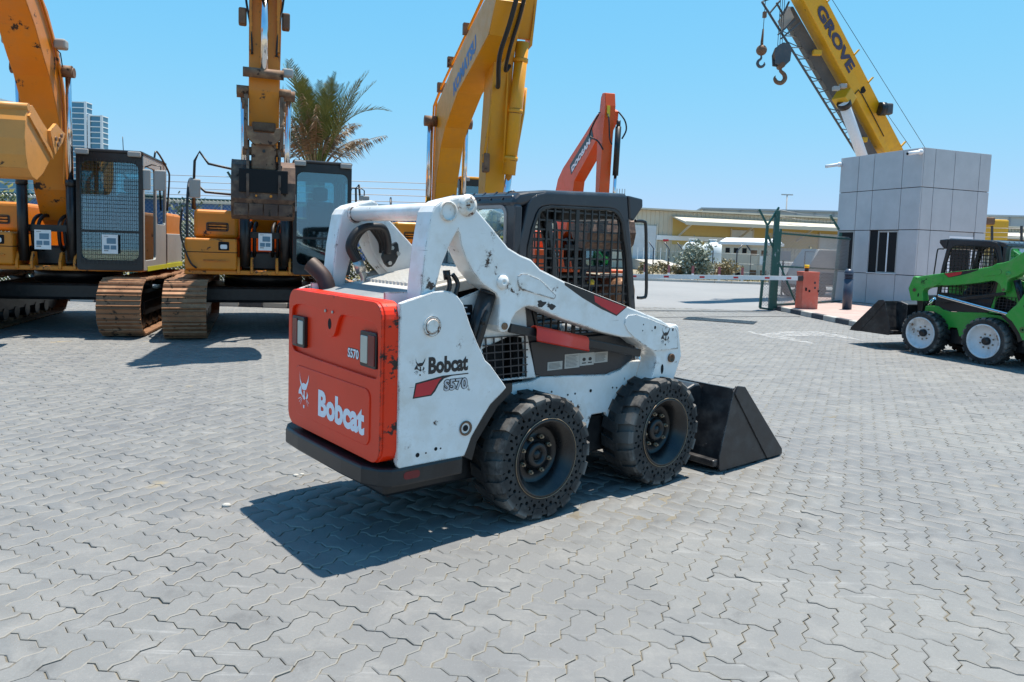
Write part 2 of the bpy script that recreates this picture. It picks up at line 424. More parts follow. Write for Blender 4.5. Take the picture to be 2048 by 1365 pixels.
# the bedding sand stands higher in some joints than in others
def sand_bed():
    xs = np.arange(-12.5, 12.6, .09); ys = np.arange(.7, 13.6, .09)
    XX, YY = np.meshgrid(xs, ys); lowf = np.sin(XX*1.7+1.2*np.sin(YY*.9))*np.sin(YY*1.9+1.1*np.sin(XX*1.3)) + .6*np.sin(XX*.6-YY*.5)
    z = -.0088 - .0026*lowf + rng.normal(0, .0022, (len(ys), len(xs))); z = np.clip(z, -.0125, -.0058)
    z[0] = z[-1] = -.0115; z[:, 0] = z[:, -1] = -.0115
    mb = MB(); mb.v = [(float(x), float(y), float(z[j, i])) for j, y in enumerate(ys) for i, x in enumerate(xs)]
    n = len(xs); mb.f = [(j*n+i, j*n+i+1, (j+1)*n+i+1, (j+1)*n+i) for j in range(len(ys)-1) for i in range(n-1)]
    X0, X1, Y0, Y1 = float(xs[0]), float(xs[-1]), float(ys[0]), float(ys[-1])
    for x0, x1, y0, y1 in ((-24, 26, -2.5, Y0), (-24, 26, Y1, 20.6), (-24, X0, Y0, Y1), (X1, 26, Y0, Y1)):
        b = len(mb.v); mb.v += [(x0,y0,-.0115),(x1,y0,-.0115),(x1,y1,-.0115),(x0,y1,-.0115)]; mb.f.append((b, b+1, b+2, b+3))
    mb.sm = [False]*len(mb.f)
    return mb
pavement = sand_bed().build('pavement', MT['joint'], kind='structure')

# interlocking zigzag pavers laid in a herringbone bond
W = 0.1125; PHI = R(-24.6)
HU = Vector((math.cos(PHI), math.sin(PHI))); HV = Vector((-math.sin(PHI), math.cos(PHI)))
prof = [(.0, 0.), (.27, .105), (.73, -.105)]
def paver_outline(vert):
    P = []
    nx, ny = (1, 2) if vert else (2, 1)
    for i in range(nx):
        for t, a in prof: P.append((i + t, a))
    for j in range(ny):
        for t, a in prof: P.append((nx - a, j + t))
    up = [(i + t, ny + a) for i in range(nx) for t, a in prof] + [(nx, ny)]
    P += up[:0:-1]
    lf = [(-a, j + t) for j in range(ny) for t, a in prof] + [(0, ny)]
    P += lf[:0:-1]
    return P
def inset(P, d):
    out = []; n = len(P)
    for i in range(n):
        a, b, c = (Vector(P[i-1]), Vector(P[i]), Vector(P[(i+1) % n]))
        n1 = Vector((-(b-a).y, (b-a).x)).normalized(); n2 = Vector((-(c-b).y, (c-b).x)).normalized()
        k = (n1+n2); k = k / max(.35, k.length_squared/2) / 1.0
        out.append(tuple(b + k*d*.5*1.0 if False else b + (n1+n2).normalized()*d/max(.5, (n1+n2).length/2)))
    return out
shapes = []
for vert in (False, True):
    P = paver_outline(vert)
    o1 = inset([(x*W, y*W) for x, y in P], .0017); o2 = inset([(x*W, y*W) for x, y in P], .0058)
    cx, cy = (.5*W, W) if vert else (W, .5*W)
    n = len(o1)
    vs = [(x-cx, y-cy, -.0125) for x, y in o1] + [(x-cx, y-cy, -.0032) for x, y in o1] + [(x-cx, y-cy, 0) for x, y in o2]
    fs = [(i, (i+1) % n, n+(i+1) % n, n+i) for i in range(n)] + [(n+i, n+(i+1) % n, 2*n+(i+1) % n, 2*n+i) for i in range(n)] + [tuple(range(2*n, 3*n))]
    shapes.append((np.array(vs), fs, (cx, cy)))
brick_mesh = []
for k, (vs, fs, c) in enumerate(shapes):
    me = bpy.data.meshes.new('brick'); me.from_pydata([tuple(v) for v in vs], [], fs); me.materials.append(MT['paver']); me.update()
    brick_mesh.append(me)
cand = []
ang = PHI
for i in range(-260, 260):
    for j in range(-160, 260):
        k = (i - j) % 4
        if k not in (0, 3): continue
        vert = 1 if k == 3 else 0
        c = shapes[vert][2]
        p = HU*(i*W + c[0]) + HV*(j*W + c[1])
        if p.y < 1.0 or p.y > 20.5 or abs(p.x) > .74*p.y + 2.8: continue
        cand.append((p.x, p.y, vert))
cand = np.array(cand)
tz = rng.normal(0, .0011, len(cand)) + .004*np.sin(cand[:,0]*1.3+.5)*np.sin(cand[:,1]*1.1)
tx = rng.normal(0, .009, len(cand)); ty = rng.normal(0, .009, len(cand)); rzv = rng.normal(0, .007, len(cand))
jx = rng.normal(0, .0013, len(cand)); jy = rng.normal(0, .0013, len(cand))
sunk = rng.random(len(cand)) < .03; tx[sunk] *= 2.0; ty[sunk] *= 2.0
d = cand[:,1]; inside = np.abs(cand[:,0] + .02) < .705*cand[:,1] - .02
# which pavers show: loader footprint hides some, all others in the lower frame do
size = np.where(inside & (cand[:,1] > 2.25), 1/d, 0)
near = set(np.argsort(-size)[:300].tolist())
for idx in sorted(near):
    x, y, vt = cand[idx]
    inst('brick', brick_mesh[int(vt)], pavement, (x+jx[idx], y+jy[idx], tz[idx]), (tx[idx], ty[idx], ang + rzv[idx]))
rest = np.array([k for k in range(len(cand)) if k not in near])
allv = []; loops = []; starts = []; totals = []; tones = []; base = 0; ls = 0
for vt in (0, 1):
    ids = rest[cand[rest, 2] == vt]
    V0, fs, _ = shapes[vt]; nv = len(V0)
    ca, sa = np.cos(ang + rzv[ids]), np.sin(ang + rzv[ids])
    X = V0[None,:,0]*ca[:,None] - V0[None,:,1]*sa[:,None]; Y = V0[None,:,0]*sa[:,None] + V0[None,:,1]*ca[:,None]
    Z = V0[None,:,2] + tz[ids][:,None] + X*ty[ids][:,None]*-1 + Y*tx[ids][:,None]
    P = np.stack([X + cand[ids,0][:,None] + jx[ids][:,None], Y + cand[ids,1][:,None] + jy[ids][:,None], Z], -1)
    allv.append(P.reshape(-1, 3))
    fl = np.concatenate([np.array(f) for f in fs]); tot = np.array([len(f) for f in fs])
    loops.append((base + np.arange(len(ids))[:,None]*nv + fl[None,:]).ravel()); totals.append(np.tile(tot, len(ids)))
    tones.append(np.repeat(rng.random(len(ids)), len(fs))); base += len(ids)*nv
allv = np.concatenate(allv); loops = np.concatenate(loops).astype(np.int32); totals = np.concatenate(totals).astype(np.int32)
starts = np.concatenate([[0], np.cumsum(totals)[:-1]]).astype(np.int32); tones = np.concatenate(tones).astype(np.float32)
me = bpy.data.meshes.new('paver_field')
me.vertices.add(len(allv)); me.vertices.foreach_set('co', allv.astype(np.float32).ravel())
me.loops.add(len(loops)); me.loops.foreach_set('vertex_index', loops)
me.polygons.add(len(starts)); me.polygons.foreach_set('loop_start', starts); me.polygons.foreach_set('loop_total', totals)
a_ = me.attributes.new('tone', 'FLOAT', 'FACE'); a_.data.foreach_set('value', tones)
me.materials.append(MT['paver']); me.update(calc_edges=True); me.validate()
pf = bpy.data.objects.new('paver_field', me); COL.objects.link(pf); pf.parent = pavement; pf['kind'] = 'stuff'
# ------------------------------------------------------------------ skid-steer loaders
YC = -.13
HOLES = [(0.234,0.681),(0.374,0.647),(0.438,0.648),(0.579,0.652),(0.405,0.601),(0.786,0.652),(0.827,0.647),(0.701,0.484),]
MT['greytrim2'] = paint('window_rim_rubber', (.22, .22, .22), .5)
def tailgate_mat(col):
    m, N, L, B = new_mat('tailgate_paint')
    tc = N.new('ShaderNodeTexCoord'); v = tc.outputs['Object']
    sp = N.new('ShaderNodeSeparateXYZ'); L.new(v, sp.inputs[0])
    edge = mth(N, L, 'ADD', ramp(N, L, sp.outputs[1], -.660, -.722, 0, 1), ramp(N, L, sp.outputs[2], 1.18, 1.255, 0, .55))
    n1 = noise(N, L, v, 2.2, 5); 
    n2 = noise(N, L, mapping(N, L, v, (1, .9, 1.5)), 6.5, 10, .72)
    n3 = noise(N, L, mapping(N, L, v, (1, 1.2, 1.2)), 26, 6, .65)
    bv = N.new('ShaderNodeBevel'); bv.samples = 6; bv.inputs['Radius'].default_value = .014
    ge = N.new('ShaderNodeNewGeometry'); dt = N.new('ShaderNodeVectorMath'); dt.operation = 'DOT_PRODUCT'; L.new(bv.outputs[0], dt.inputs[0]); L.new(ge.outputs['Normal'], dt.inputs[1])
    e = mth(N, L, 'ADD', n2, mth(N, L, 'ADD', mth(N, L, 'MULTIPLY', edge, .175), ramp(N, L, dt.outputs['Value'], .985, .88, 0, .10)))
    fine_ = noise(N, L, mapping(N, L, v, (1, 1, 1.6)), 34, 6, .7)
    e = mth(N, L, 'ADD', e, ramp(N, L, fine_, .3, .7, -.03, .03))
    chip = ramp(N, L, e, .70, .715)
    c = mixc(N, L, ramp(N, L, n1, .3, .7), tuple(x*.86 for x in col), col)
    c = mixc(N, L, ramp(N, L, n3, .62, .75, 0, .25), c, (.35, .12, .07))
    c = mixc(N, L, chip, c, (.02, .012, .012))
    L.new(c, B.inputs['Base Color']); B.inputs['Roughness'].default_value = .36
    B.inputs['Coat Weight'].default_value = .08; B.inputs['Coat Roughness'].default_value = .12; B.inputs['Specular IOR Level'].default_value = .35
    return m
MT['tail_red'] = tailgate_mat((.86, .034, .003))
MT['lens_red'] = plain('red_lens', (.16, .008, .012), .2)
MT['lens_clear'] = plain('clear_lens', (.52, .50, .42), .25)
def tyre_mat():
    m, N, L, B = new_mat('tyre_rubber')
    tc = N.new('ShaderNodeTexCoord'); v = tc.outputs['Object']
    a = noise(N, L, v, 4.5, 6, .65); b = noise(N, L, v, 22, 6, .7)
    c = mixc(N, L, ramp(N, L, a, .4, .68), (.011, .011, .012), (.050, .048, .045))
    c = mixc(N, L, ramp(N, L, b, .55, .75, 0, .4), c, (.12, .11, .10))
    sp = N.new('ShaderNodeSeparateXYZ'); L.new(v, sp.inputs[0])
    rad = mth(N, L, 'SQRT', mth(N, L, 'ADD', mth(N, L, 'MULTIPLY', sp.outputs[0], sp.outputs[0]), mth(N, L, 'MULTIPLY', sp.outputs[2], sp.outputs[2])))
    dust = mth(N, L, 'MULTIPLY', ramp(N, L, rad, .322, .345), mth(N, L, 'MULTIPLY', ramp(N, L, sp.outputs[1], .13, .02), ramp(N, L, a, .38, .56)))
    c = mixc(N, L, mth(N, L, 'MULTIPLY', dust, .7), c, (.19, .18, .165))      # dust and scuffs, plus painted-in sunlit paleness, on the outer shoulder
    L.new(c, B.inputs['Base Color']); B.inputs['Roughness'].default_value = .75
    bump(N, L, B, b, .4, .004); return m
MT['tyre'] = tyre_mat()
MT['rim_black'] = paint('rim_black', (.007, .007, .008), .30, dirt=(.12, .11, .10), dirt_amt=.2)
MT['rim_white'] = paint('rim_white', (.70, .70, .71), .45, dirt=(.26, .21, .16), dirt_amt=.42, chip=(.2, .12, .07), chip_amt=.03)
MT['brass'] = paint('weathered_bolt', (.30, .24, .17), .45, .6, dirt=(.25, .12, .05), dirt_amt=.4)

_wheel_cache = {}
def wheel_meshes(white):
    """tyre with lugs and apertures, rim, hub, nut - about the axle, outer face at y = 0 towards -y"""
    if white in _wheel_cache: return _wheel_cache[white]
    Ro, Wd = .344, .262; rim_r = .226 if not white else .262
    mb = MB(); Yv = lambda u, v, t: (u, t, v)
    # casing: tread, shoulders, inner sidewall
    lath = [(Ro-.012, .0), (Ro, .014), (Ro+.004, Wd*.5), (Ro, Wd-.014), (Ro-.012, Wd), (rim_r, Wd)]
    mb.lathe(lath if not white else [(rim_r, .016), (rim_r+.012, .0)] + lath, (0, 0, 0), (0, 1, 0), 48)
    if not white:
        outer = circ(0, 0, Ro-.012, 48); holes = [circ(0, 0, rim_r, 48)]
        for k in range(27):
            a = 2*math.pi*k/27
            holes.append(circ(math.cos(a)*.300, math.sin(a)*.300, .0125, 8))
            a2 = a + math.pi/27
            holes.append(circ(math.cos(a2)*.277, math.sin(a2)*.277, .0118, 8))
            holes.append(circ(math.cos(a2)*.3155, math.sin(a2)*.3165, .0078, 6))
            holes.append(circ(math.cos(a)*.2535, math.sin(a)*.2535, .0075, 6))
        mb.holed(outer, holes, Yv, 0.0, .02)
        mb.lathe([(Ro-.012, .021), (rim_r, .021)], (0, 0, 0), (0, 1, 0), 48)
    # lugs
    nl = 18 if not white else 22
    for k in range(nl):
        for side in (0, 1):
            a0 = 2*math.pi*(k + .5*side)/nl; da = math.pi/nl*.62
            def P(r, a, y): return (r*math.cos(a), y if not side else Wd-y, r*math.sin(a))
            hi = .364 if not white else .366; sk = .10 if not white else .16
            vs = []
            for (y, r, sh) in ((-.003, Ro-.05, 0), (-.004, hi-.014, 0), (.012, hi, 0), (Wd*.56, hi, sk), (Wd*.56, Ro-.02, sk), (.012, Ro-.05, 0)):
                vs += [P(r, a0-da+sh, y), P(r, a0+da*(1 if y < .05 else .8)+sh, y)]
            fs = [(2*i, 2*i+1, 2*((i+1) % 6)+1, 2*((i+1) % 6)) for i in range(6)] + [(10, 8, 6, 4, 2, 0), (1, 3, 5, 7, 9, 11)]
            if not side: fs = [f[::-1] for f in fs]
            mb.add(vs, fs)
    tyre = mb.mesh('tyre', MT['tyre'])
    rm = MB(); rr = rim_r
    if not white:
        rm.lathe([(rr, .03), (rr+.004, -.004), (rr-.004, -.010), (rr-.014, -.004), (rr-.022, .012), (rr-.045, .022), (rr-.052, .10), (rr-.06, .112), (.09, .112), (.088, .10), (.0, .10)], (0, 0, 0), (0, 1, 0), 40)
    else:
        rm.lathe([(rr, .03), (rr+.004, -.004), (rr-.006, -.008), (rr-.02, .004), (rr-.03, .03), (rr-.05, .075), (.12, .095), (.0, .095)], (0, 0, 0), (0, 1, 0), 40)
    rgm = MB(); rgm.lathe([(rr+.003, -.006), (rr+.006, -.009), (rr+.009, -.006), (rr+.006, -.003)], (0, 0, 0), (0, 1, 0), 40, True)
    ringm = rgm.mesh('rim_ring', MT['brass'])
    rim = rm.mesh('rim', MT['rim_white' if white else 'rim_black'])
    hb = MB()
    hb.lathe([(.078, .102), (.078, .075), (.066, .066), (.045, .062), (.043, .085), (.028, .088), (.028, .07), (0, .07)] if not white else [(.062, .10), (.060, .05), (.045, .03), (.03, .028), (0, .028)], (0, 0, 0), (0, 1, 0), 20)
    hub = hb.mesh('hub', MT['black'])
    nb = MB(); nb.cyl((0, .112, 0), (0, .085, 0), .0135, n=6); nb.cyl((0, .085, 0), (0, .072, 0), .0075, n=8)
    nut = nb.mesh('lug_nut', MT['brass'])
    _wheel_cache[white] = (tyre, rim, hub, nut, ringm); return _wheel_cache[white]

def build_loader(t, mirror=False, body='white', tail='tail_red', white_rims=False, cover=True, bucket_lift=0.0, model='S570', deco=True, arm_rot=0.0):
    MM = Matrix.Translation((0, 2*YC, 0)) @ Matrix.Diagonal((1, -1, 1, 1)) if mirror else Matrix.Identity(4)
    FM = Matrix.Translation((0, 2*YC, 0)) @ Matrix.Diagonal((1, -1, 1, 1))   # to the far side
    mb = lambda far=False: MB(MM @ FM if far else (MM if mirror else None))
    ml = lambda y: 2*YC - y
    bm = MT[body]
    # --- main frame: side panels, chassis, belly
    panel = [(-.960,1.271),(-.915,1.285),(-.846,1.303),(-.764,1.327),(-.694,1.331),(-.654,1.325),(-.615,1.301),(-.579,1.261),(-.561,1.219),(-.526,1.138),(-.480,1.050),(-.423,.952),(-.388,.925),(-.290,.812),(-.270,.786),(-.312,.751),(-.380,.703),(-.422,.650),(-.474,.580),(-.505,.535),(-.524,.489),(-.545,.443),(-.944,.443),(-.957,.46)]
    for far in (False, True):
        p = mb(far).pxz(panel, -.735, -.705).build('body_panel', bm, t, .006)
        q = mb(far); q.cyl((-.773, -.728, 1.152), (-.773, -.744, 1.152), .052, n=20); q.cyl((-.773, -.744, 1.152), (-.773, -.752, 1.152), .040, .034, n=16)
        q.build('pivot_cap', MT['white_rust'] if body == 'white' else bm, p)
        q = mb(far).lathe([(.040, -.739), (.040, -.742), (.030, -.742), (.028, -.735)], (-.545, 0, .596), (0, 1, 0), 20)
        q.build('tie_down_hole', MT['rustmetal'], p)
        q = mb(far).cyl((-.545, -.7375, .596), (-.545, -.7385, .596), .017, n=14); q.build('hole', MT['darkhole'], p)
    q = mb()
    for x, z, r in ((-.84, .497, .012), (-.73, .512, .010), (-.70, .51, .005), (-.79, .50, .005)): q.cyl((x, -.7352, z), (x, -.7358, z), r, n=10)
    q.build('bolt_hole', MT['darkhole'], t, split=True)
    # rear wrap between tailgate and panel
    for far in (False, True):
        mb(far).box(-.952, -.90, -.704, -.68, .46, 1.255).build('corner_post', bm, t, .012)
    lower = [(-.26, .30), (-.26, .79), (-.25, .80), (-.115, .758), (.073, .764), (.143, .782), (.744, .744), (.80, .755), (.864, .768), (.95, .818), (1.05, .815), (1.19, .80), (1.22, .60), (1.16, .45), (1.0, .42), (.76, .42), (.73, .49), (.60, .49), (.55, .36)]
    for far in (False, True):
        mb(far).pxz(lower, -.56, -.52).build('chassis_side', bm, t, .008)
    mb().box(-.9, 1.2, ml(-.515), -.515, .22, .47).build('belly_pan', MT['black'], t, .02)
    mb().box(-.93, -.55, ml(-.70), -.70, .445, 1.20).build('engine_bay', MT['black'], t)
    mb().box(-.5, -.1, ml(-.50), -.50, .45, 1.22).build('engine_block', MT['darkhole'], t)
    # fender strip and dark wheel-arch liner
    for far in (False, True):
        mb(far).pxz([(-.55, .445), (-.53, .49), (-.48, .58), (-.43, .65), (-.385, .705), (-.31, .757), (-.26, .80), (-.2, .80), (-.2, .75), (-.30, .68), (-.44, .5), (-.47, .40)], -.70, -.57).build('wheel_arch_liner', MT['black'], t)
        q = mb(far); q.cyl((0, -.66, .357), (0, -.50, .357), .10, n=16); q.cyl((1.082, -.66, .357), (1.082, -.50, .357), .10, n=16)
        q.build('axle_housing', MT['black'], t, split=True)
    # --- engine cover
    hz = lambda x: 1.275 + .185*(x + .95)
    y0, y1 = -.52, ml(-.52)
    q = mb(); q.prism([(-.955, 1.262), (-.72, hz(-.72)), (-.72, hz(-.72)-.05), (-.955, 1.2)], lambda u, v, tt: (u, tt, v), y0, y1)
    hood = q.build('engine_cover', MT['hood' if 'hood' in MT else 'black'], t, .008)
    q = mb(); q.prism([(-.72, hz(-.72)), (-.10, hz(-.10)), (-.10, hz(-.10)-.06), (-.72, hz(-.72)-.06)], lambda u, v, tt: (u, tt, v), y0+.0, y1)
    grille = q.build('louvre_panel', MT['louvre'] if 'louvre' in MT else bm, t, .006)
    for k in range(17):
        y = y0 + .05 + k*.0415
        mb().add([(xx, y+dy, hz(xx)+dz) for xx in (-.66, -.12) for dy, dz in ((0, .0), (.004, .017), (.026, .017), (.030, .0))], [(0,1,2,3),(7,6,5,4),(0,4,5,1),(1,5,6,2),(2,6,7,3)]).build('louvre', MT['louvre'] if 'louvre' in MT else bm, grille)
    for far in (False, True):   # side trays beside the cover
        q = mb(far); q.box(-.953, -.62, -.70, -.56, 1.19, 1.20); q.add([(-.955,-.705,1.262),(-.955,-.565,1.262),(-.955,-.565,1.19),(-.955,-.705,1.19)], [(0,1,2,3)]); q.box(-.953, -.60, -.57, -.562, 1.19, 1.315)
        q.build('side_tray', bm, t)
    # --- tailgate
    tp = rrect(-.724, .392, .468, 1.280, .085, 6)
    q = mb(); q.prism(tp, lambda u, v, tt: (tt, u, v), -.945, -1.034)
    tg = q.build('tailgate', MT[tail], t, .006)
    rec = [(.315,1.185),(.20,1.198),(-.03,1.190),(-.075,1.160),(-.115,1.085),(-.14,1.052),(-.18,1.045),(-.215,1.060),(-.245,1.12),(-.275,1.170),(-.32,1.185),(-.61,1.178),(-.665,1.165),(-.688,1.13),(-.694,.925),(-.68,.900),(-.65,.893),(.28,.905),(.33,.925),(.345,.97),(.345,1.15)]
    q = mb(); q.holed(rrect(-.720, .388, .472, 1.276, .083, 6), [smoothpoly(rec[::-1], 1)], lambda u, v, tt: (tt, u, v), -1.034, -1.052)
    q.build('tailgate_frame', MT[tail], tg, .0055)
    q = mb(); q.prism(rrect(-.625, .275, .545, .835, .05, 6), lambda u, v, tt: (tt, u, v), -1.050, -1.058)
    q.build('raised_panel', MT[tail], tg, .004)
    q = mb(); q.prism(circ(-.16, 1.118, .020, 14, .030), lambda u, v, tt: (tt, u, v), -1.0522, -1.0530); q.build('latch_hole', MT['darkhole'], tg)
    q = mb()
    for y in (-.115, -.20): q.cyl((-1.052, y, 1.185), (-1.060, y, 1.185), .008, n=8)
    q.build('bolt', MT['steel'], tg, split=True)
    for (a, b) in ((.322, .158), (-.516, -.680)):
        q = mb(); q.prism(rrect(b, a, .943, 1.123, .012, 3), lambda u, v, tt: (tt, u, v), -1.034, -1.058)
        L_ = q.build('tail_light', MT['black'], tg, .004)
        lo, hi_ = (b, a)
        red_out = (lo+.008, lo+.075) if a < 0 else (hi_-.075, hi_-.008)
        clr = (lo+.082, hi_-.012) if a < 0 else (lo+.012, hi_-.082)
        mb().prism(rrect(*red_out, .956, 1.110, .006, 2), lambda u, v, tt: (tt, u, v), -1.056, -1.063).build('red_lens', MT['lens_red'], L_, .003)
        mb().prism(rrect(*clr, .962, 1.100, .006, 2), lambda u, v, tt: (tt, u, v), -1.056, -1.062).build('clear_lens', MT['lens_clear'], L_, .003)
    if deco:
        q = MB(); text(q, 'Bobcat', (-1.0582, -.045, .590), (0, -1, 0), (0, 0, 1), .150, .535, .045)
        q.build('lettering', MT['decal_white'], tg)
        q = MB(); catlogo(q, (-1.0582, .225, .600), (0, -1, 0), (0, 0, 1), .165, .205); q.build('cat_emblem', MT['decal_white'], tg)
        q = MB(); text(q, 'S570', (-1.0345, -.340, .957), (0, -1, 0), (0, 0, 1), .058, .128, .085, .0006); q.build('lettering_outline', MT['decal_black'], tg)
        q = MB(); text(q, 'S570', (-1.0345, -.344, .961), (0, -1, 0), (0, 0, 1), .050, .120, .03, .0016); q.build('lettering', MT['decal_white'], tg)
    # --- bumper
    bp = [(-.56, -.745), (-.93, -.745), (-.985, -.735), (-1.04, -.69), (-1.085, -.60), (-1.095, -.40), (-1.095, .14), (-1.085, .34), (-1.04, .43), (-.985, .475), (-.93, .485), (-.56, .485)]
    q = mb(); q.prism(bp, lambda u, v, tt: (u, v, tt), .352, .447); bpr = q.build('bumper', MT['black'], t, .012)
    q = mb(); q.prism(rrect(-.925, -.83, .385, .425, .018, 4), lambda u, v, tt: (u, tt, v), -.745, -.7465); q.build('side_reflector', MT['lens_red'], bpr)
    # --- exhaust stack
    q = mb(); pth = spline([(-.86, .27, 1.18), (-.862, .275, 1.28), (-.875, .30, 1.345), (-.91, .345, 1.40), (-.93, .37, 1.425)], 5)
    q.tube(pth, .049, 18, caps=False); q.tube(pth, .043, 18, caps=False)
    ex = q.build('exhaust_pipe', MT['exhaust'] if 'exhaust' in MT else MT['rustmetal'], t)
    # --- lift arms
    PV = Matrix.Translation((-.549, 0, 1.775)); AR = PV @ Matrix.Rotation(-arm_rot, 4, 'Y') @ PV.inverted()
    mb_body, MM0, FM0 = mb, MM, FM
    if arm_rot: mb = lambda far=False: MB((MM0 @ FM0 if far else MM0) @ AR)
    arm = [(-.823,1.15),(-.823,1.290),(-.798,1.552),(-.766,1.729),(-.746,1.762),(-.704,1.789),(-.656,1.803),(-.557,1.828),(-.522,1.820),(-.502,1.795),(-.493,1.768),(-.378,1.670),(-.258,1.562),(-.17,1.523),(-.086,1.498),(-.015,1.443),(.181,1.372),(.735,1.213),(1.104,1.103),(1.189,1.064),(1.258,1.070),(1.284,1.057),(1.334,.846),(1.243,.650),(1.008,.690),(1.030,.76),(1.050,.821),(1.054,.861),(1.024,.895),(.981,.920),(.899,.947),(.811,1.000),(.708,1.010),(.506,1.054),(.172,1.148),(-.05,1.225),(-.094,1.232),(-.131,1.225),(-.187,1.198),(-.214,1.163),(-.230,1.120),(-.245,1.098),(-.266,1.089),(-.288,1.090),(-.303,1.102),(-.315,1.131),(-.304,1.244),(-.311,1.28),(-.333,1.308),(-.427,1.358),(-.498,1.427),(-.551,1.508),(-.575,1.56),(-.590,1.625),(-.600,1.64),(-.612,1.625),(-.646,1.566),(-.698,1.453),(-.725,1.35),(-.735,1.15)]
    for far in (False, True):
        q = mb(far); q.pxz(arm, -.70, -.56); a = q.build('lift_arm', bm, t, .011)
        q = mb(far); q.lathe([(.058, -.70), (.058, -.712), (.046, -.714), (.040, -.724), (.026, -.728), (.024, -.718), (.012, -.718), (0, -.73)], (-.549, 0, 1.775), (0, 1, 0), 24); q.build('pivot_pin', MT['white_rust'] if body == 'white' else MT['steel'], a)
        q = mb(far); q.lathe([(.040, -.70), (.040, -.708), (.030, -.71), (.022, -.718), (.010, -.718), (.008, -.712), (0, -.712)], (-.295, 0, 1.371), (0, 1, 0), 20); q.build('pivot_pin', bm, a)
        q = mb(far); q.cyl((-.272, -.70, 1.126), (-.272, -.709, 1.126), .020, n=14); q.cyl((-.272, -.709, 1.126), (-.272, -.713, 1.126), .010, n=8); q.build('cylinder_pin', MT['rustmetal'], a)
        q = mb(far); q.pxz([(-.190,1.375),(-.187,1.405),(-.165,1.418),(-.121,1.417),(-.022,1.385),(.107,1.294),(.103,1.275),(.090,1.268),(-.155,1.327),(-.18,1.345)], -.70, -.7065); q.build('doubler_plate', bm, a, .004)
        q = mb(far); q.pxz([(.717,1.095),(.725,1.130),(.75,1.152),(.826,1.154),(.969,1.119),(1.162,1.058),(1.245,1.045),(1.262,1.02),(1.28,.90),(1.04,.90),(1.024,.902),(.90,.955),(.811,1.006),(.75,1.05)], -.70, -.707); q.build('doubler_plate', bm, a, .004)
        q = mb(far); q.lathe([(.030, -.70), (.030, -.716), (.022, -.716), (.020, -.703), (0, -.703)], (1.207, 0, .841), (0, 1, 0), 18); q.build('bushing', MT['rustmetal'], a)
        q = mb(far)
        for x, z, r, rz_ in ((1.123, .770, .015, .034), (1.21, 1.035, .008, .010), (1.02, 1.06, .010, .012), (.99, 1.04, .004, .005), (.90, 1.085, .005, .005), (.895, 1.045, .005, .005)): q.prism(circ(x, z, r, 10, rz_), lambda u, v, tt: (u, tt, v), -.7072 if z > .9 else -.7005, -.7078 if z > .9 else -.7012)
        q.build('bolt_hole', MT['darkhole'], a, split=True)
        if not far and body == 'white':
            q = mb(); 
            for cx, cz, s in ((.00, 1.245, 1), (.085, 1.225, .9)):
                pts = [(cx + s*.035*math.cos(k*.6)*(1+.35*math.sin(k*2.1+cx*40)), cz + s*.018*math.sin(k*.6)*(1+.4*math.cos(k*1.7))) for k in range(10)]
                q.prism(pts, lambda u, v, tt: (u, tt, v), -.7005, -.7012)
            q.build('bare_patch', MT['decal_black'], a, split=True)
        q = mb(far); q.lathe([(.052, -.70), (.052, -.713), (.043, -.715), (.040, -.66), (0, -.64)], (-.668, 0, 1.737), (0, 1, 0), 24); q.build('tube_end', MT['white_rust'] if body == 'white' else bm, a)
        # side stripe
        if deco or mirror:
            q = mb(far); st = [(.176,1.369),(.741,1.207),(.642,1.150),(.497,1.200),(.325,1.274),(.18,1.350)]; q.pxz(st, -.7005, -.7012); q.build('stripe_border', MT['decal_black'], a)
            q = mb(far); q.pxz([(.43,1.286),(.724,1.205),(.641,1.158),(.50,1.215),(.44,1.245)], -.7014, -.7019); q.build('stripe', MT['decal_red'], a)
    q = mb(); q.cyl((-.668, ml(-.60), 1.737), (-.668, -.60, 1.737), .046, n=24); q.cyl((-.668, -.56, 1.737), (-.668, -.545, 1.737), .058, .047, n=20); q.cyl((-.668, ml(-.56), 1.737), (-.668, ml(-.545), 1.737), .058, .047, n=20)
    q.build('cross_tube', bm, t)
    q = mb(); q.cyl((1.16, ml(-.58), .95), (1.16, -.58, .95), .05, n=20); q.build('front_cross_tube', bm, t)
    mb = mb_body
    # --- lift cylinders
    for far in (False, True):
        q = mb(far); q.cyl((-.345, -.635, 1.305), (-.475, -.635, .93), .050, n=20); q.cyl((-.340, -.635, 1.318), (-.345, -.635, 1.300), .047, .052, n=20)
        lc = q.build('lift_cylinder', MT['black'], t)
        q = mb(far); q.cyl((-.475, -.635, .93), (-.55, -.635, .72), .025, n=12); q.build('cylinder_rod', MT['chrome'], lc)
        q = mb(far); q.tube(spline([(-.385, -.685, 1.215), (-.415, -.69, 1.16), (-.44, -.688, 1.08), (-.48, -.68, .98)], 4), .011, 8); q.cyl((-.408, -.69, 1.172), (-.418, -.69, 1.14), .016, n=8); q.build('hydraulic_line', MT['rubber'], lc)
        q = mb(far); q.lathe([(.038, -.56), (.038, -.52), (.02, -.52), (.02, -.56)], (-.315, 0, 1.145), (0, 1, 0), 14, True); q.build('cylinder_eye', MT['rustmetal'], lc)
    # --- support bar behind the arm, red cover
    q = mb(); q.beam((-.19, -.645, 1.107), (.945, -.645, .885), .03, .052, (0, 0, 1)); q.build('arm_link', MT['black'], t, .006)
    if body != 'white':
        q = mb(); q.beam((-.3, -.69, .80), (.9, -.66, 1.0), .05, .05); q.build('tilt_cylinder', MT['chrome'], t, .02)
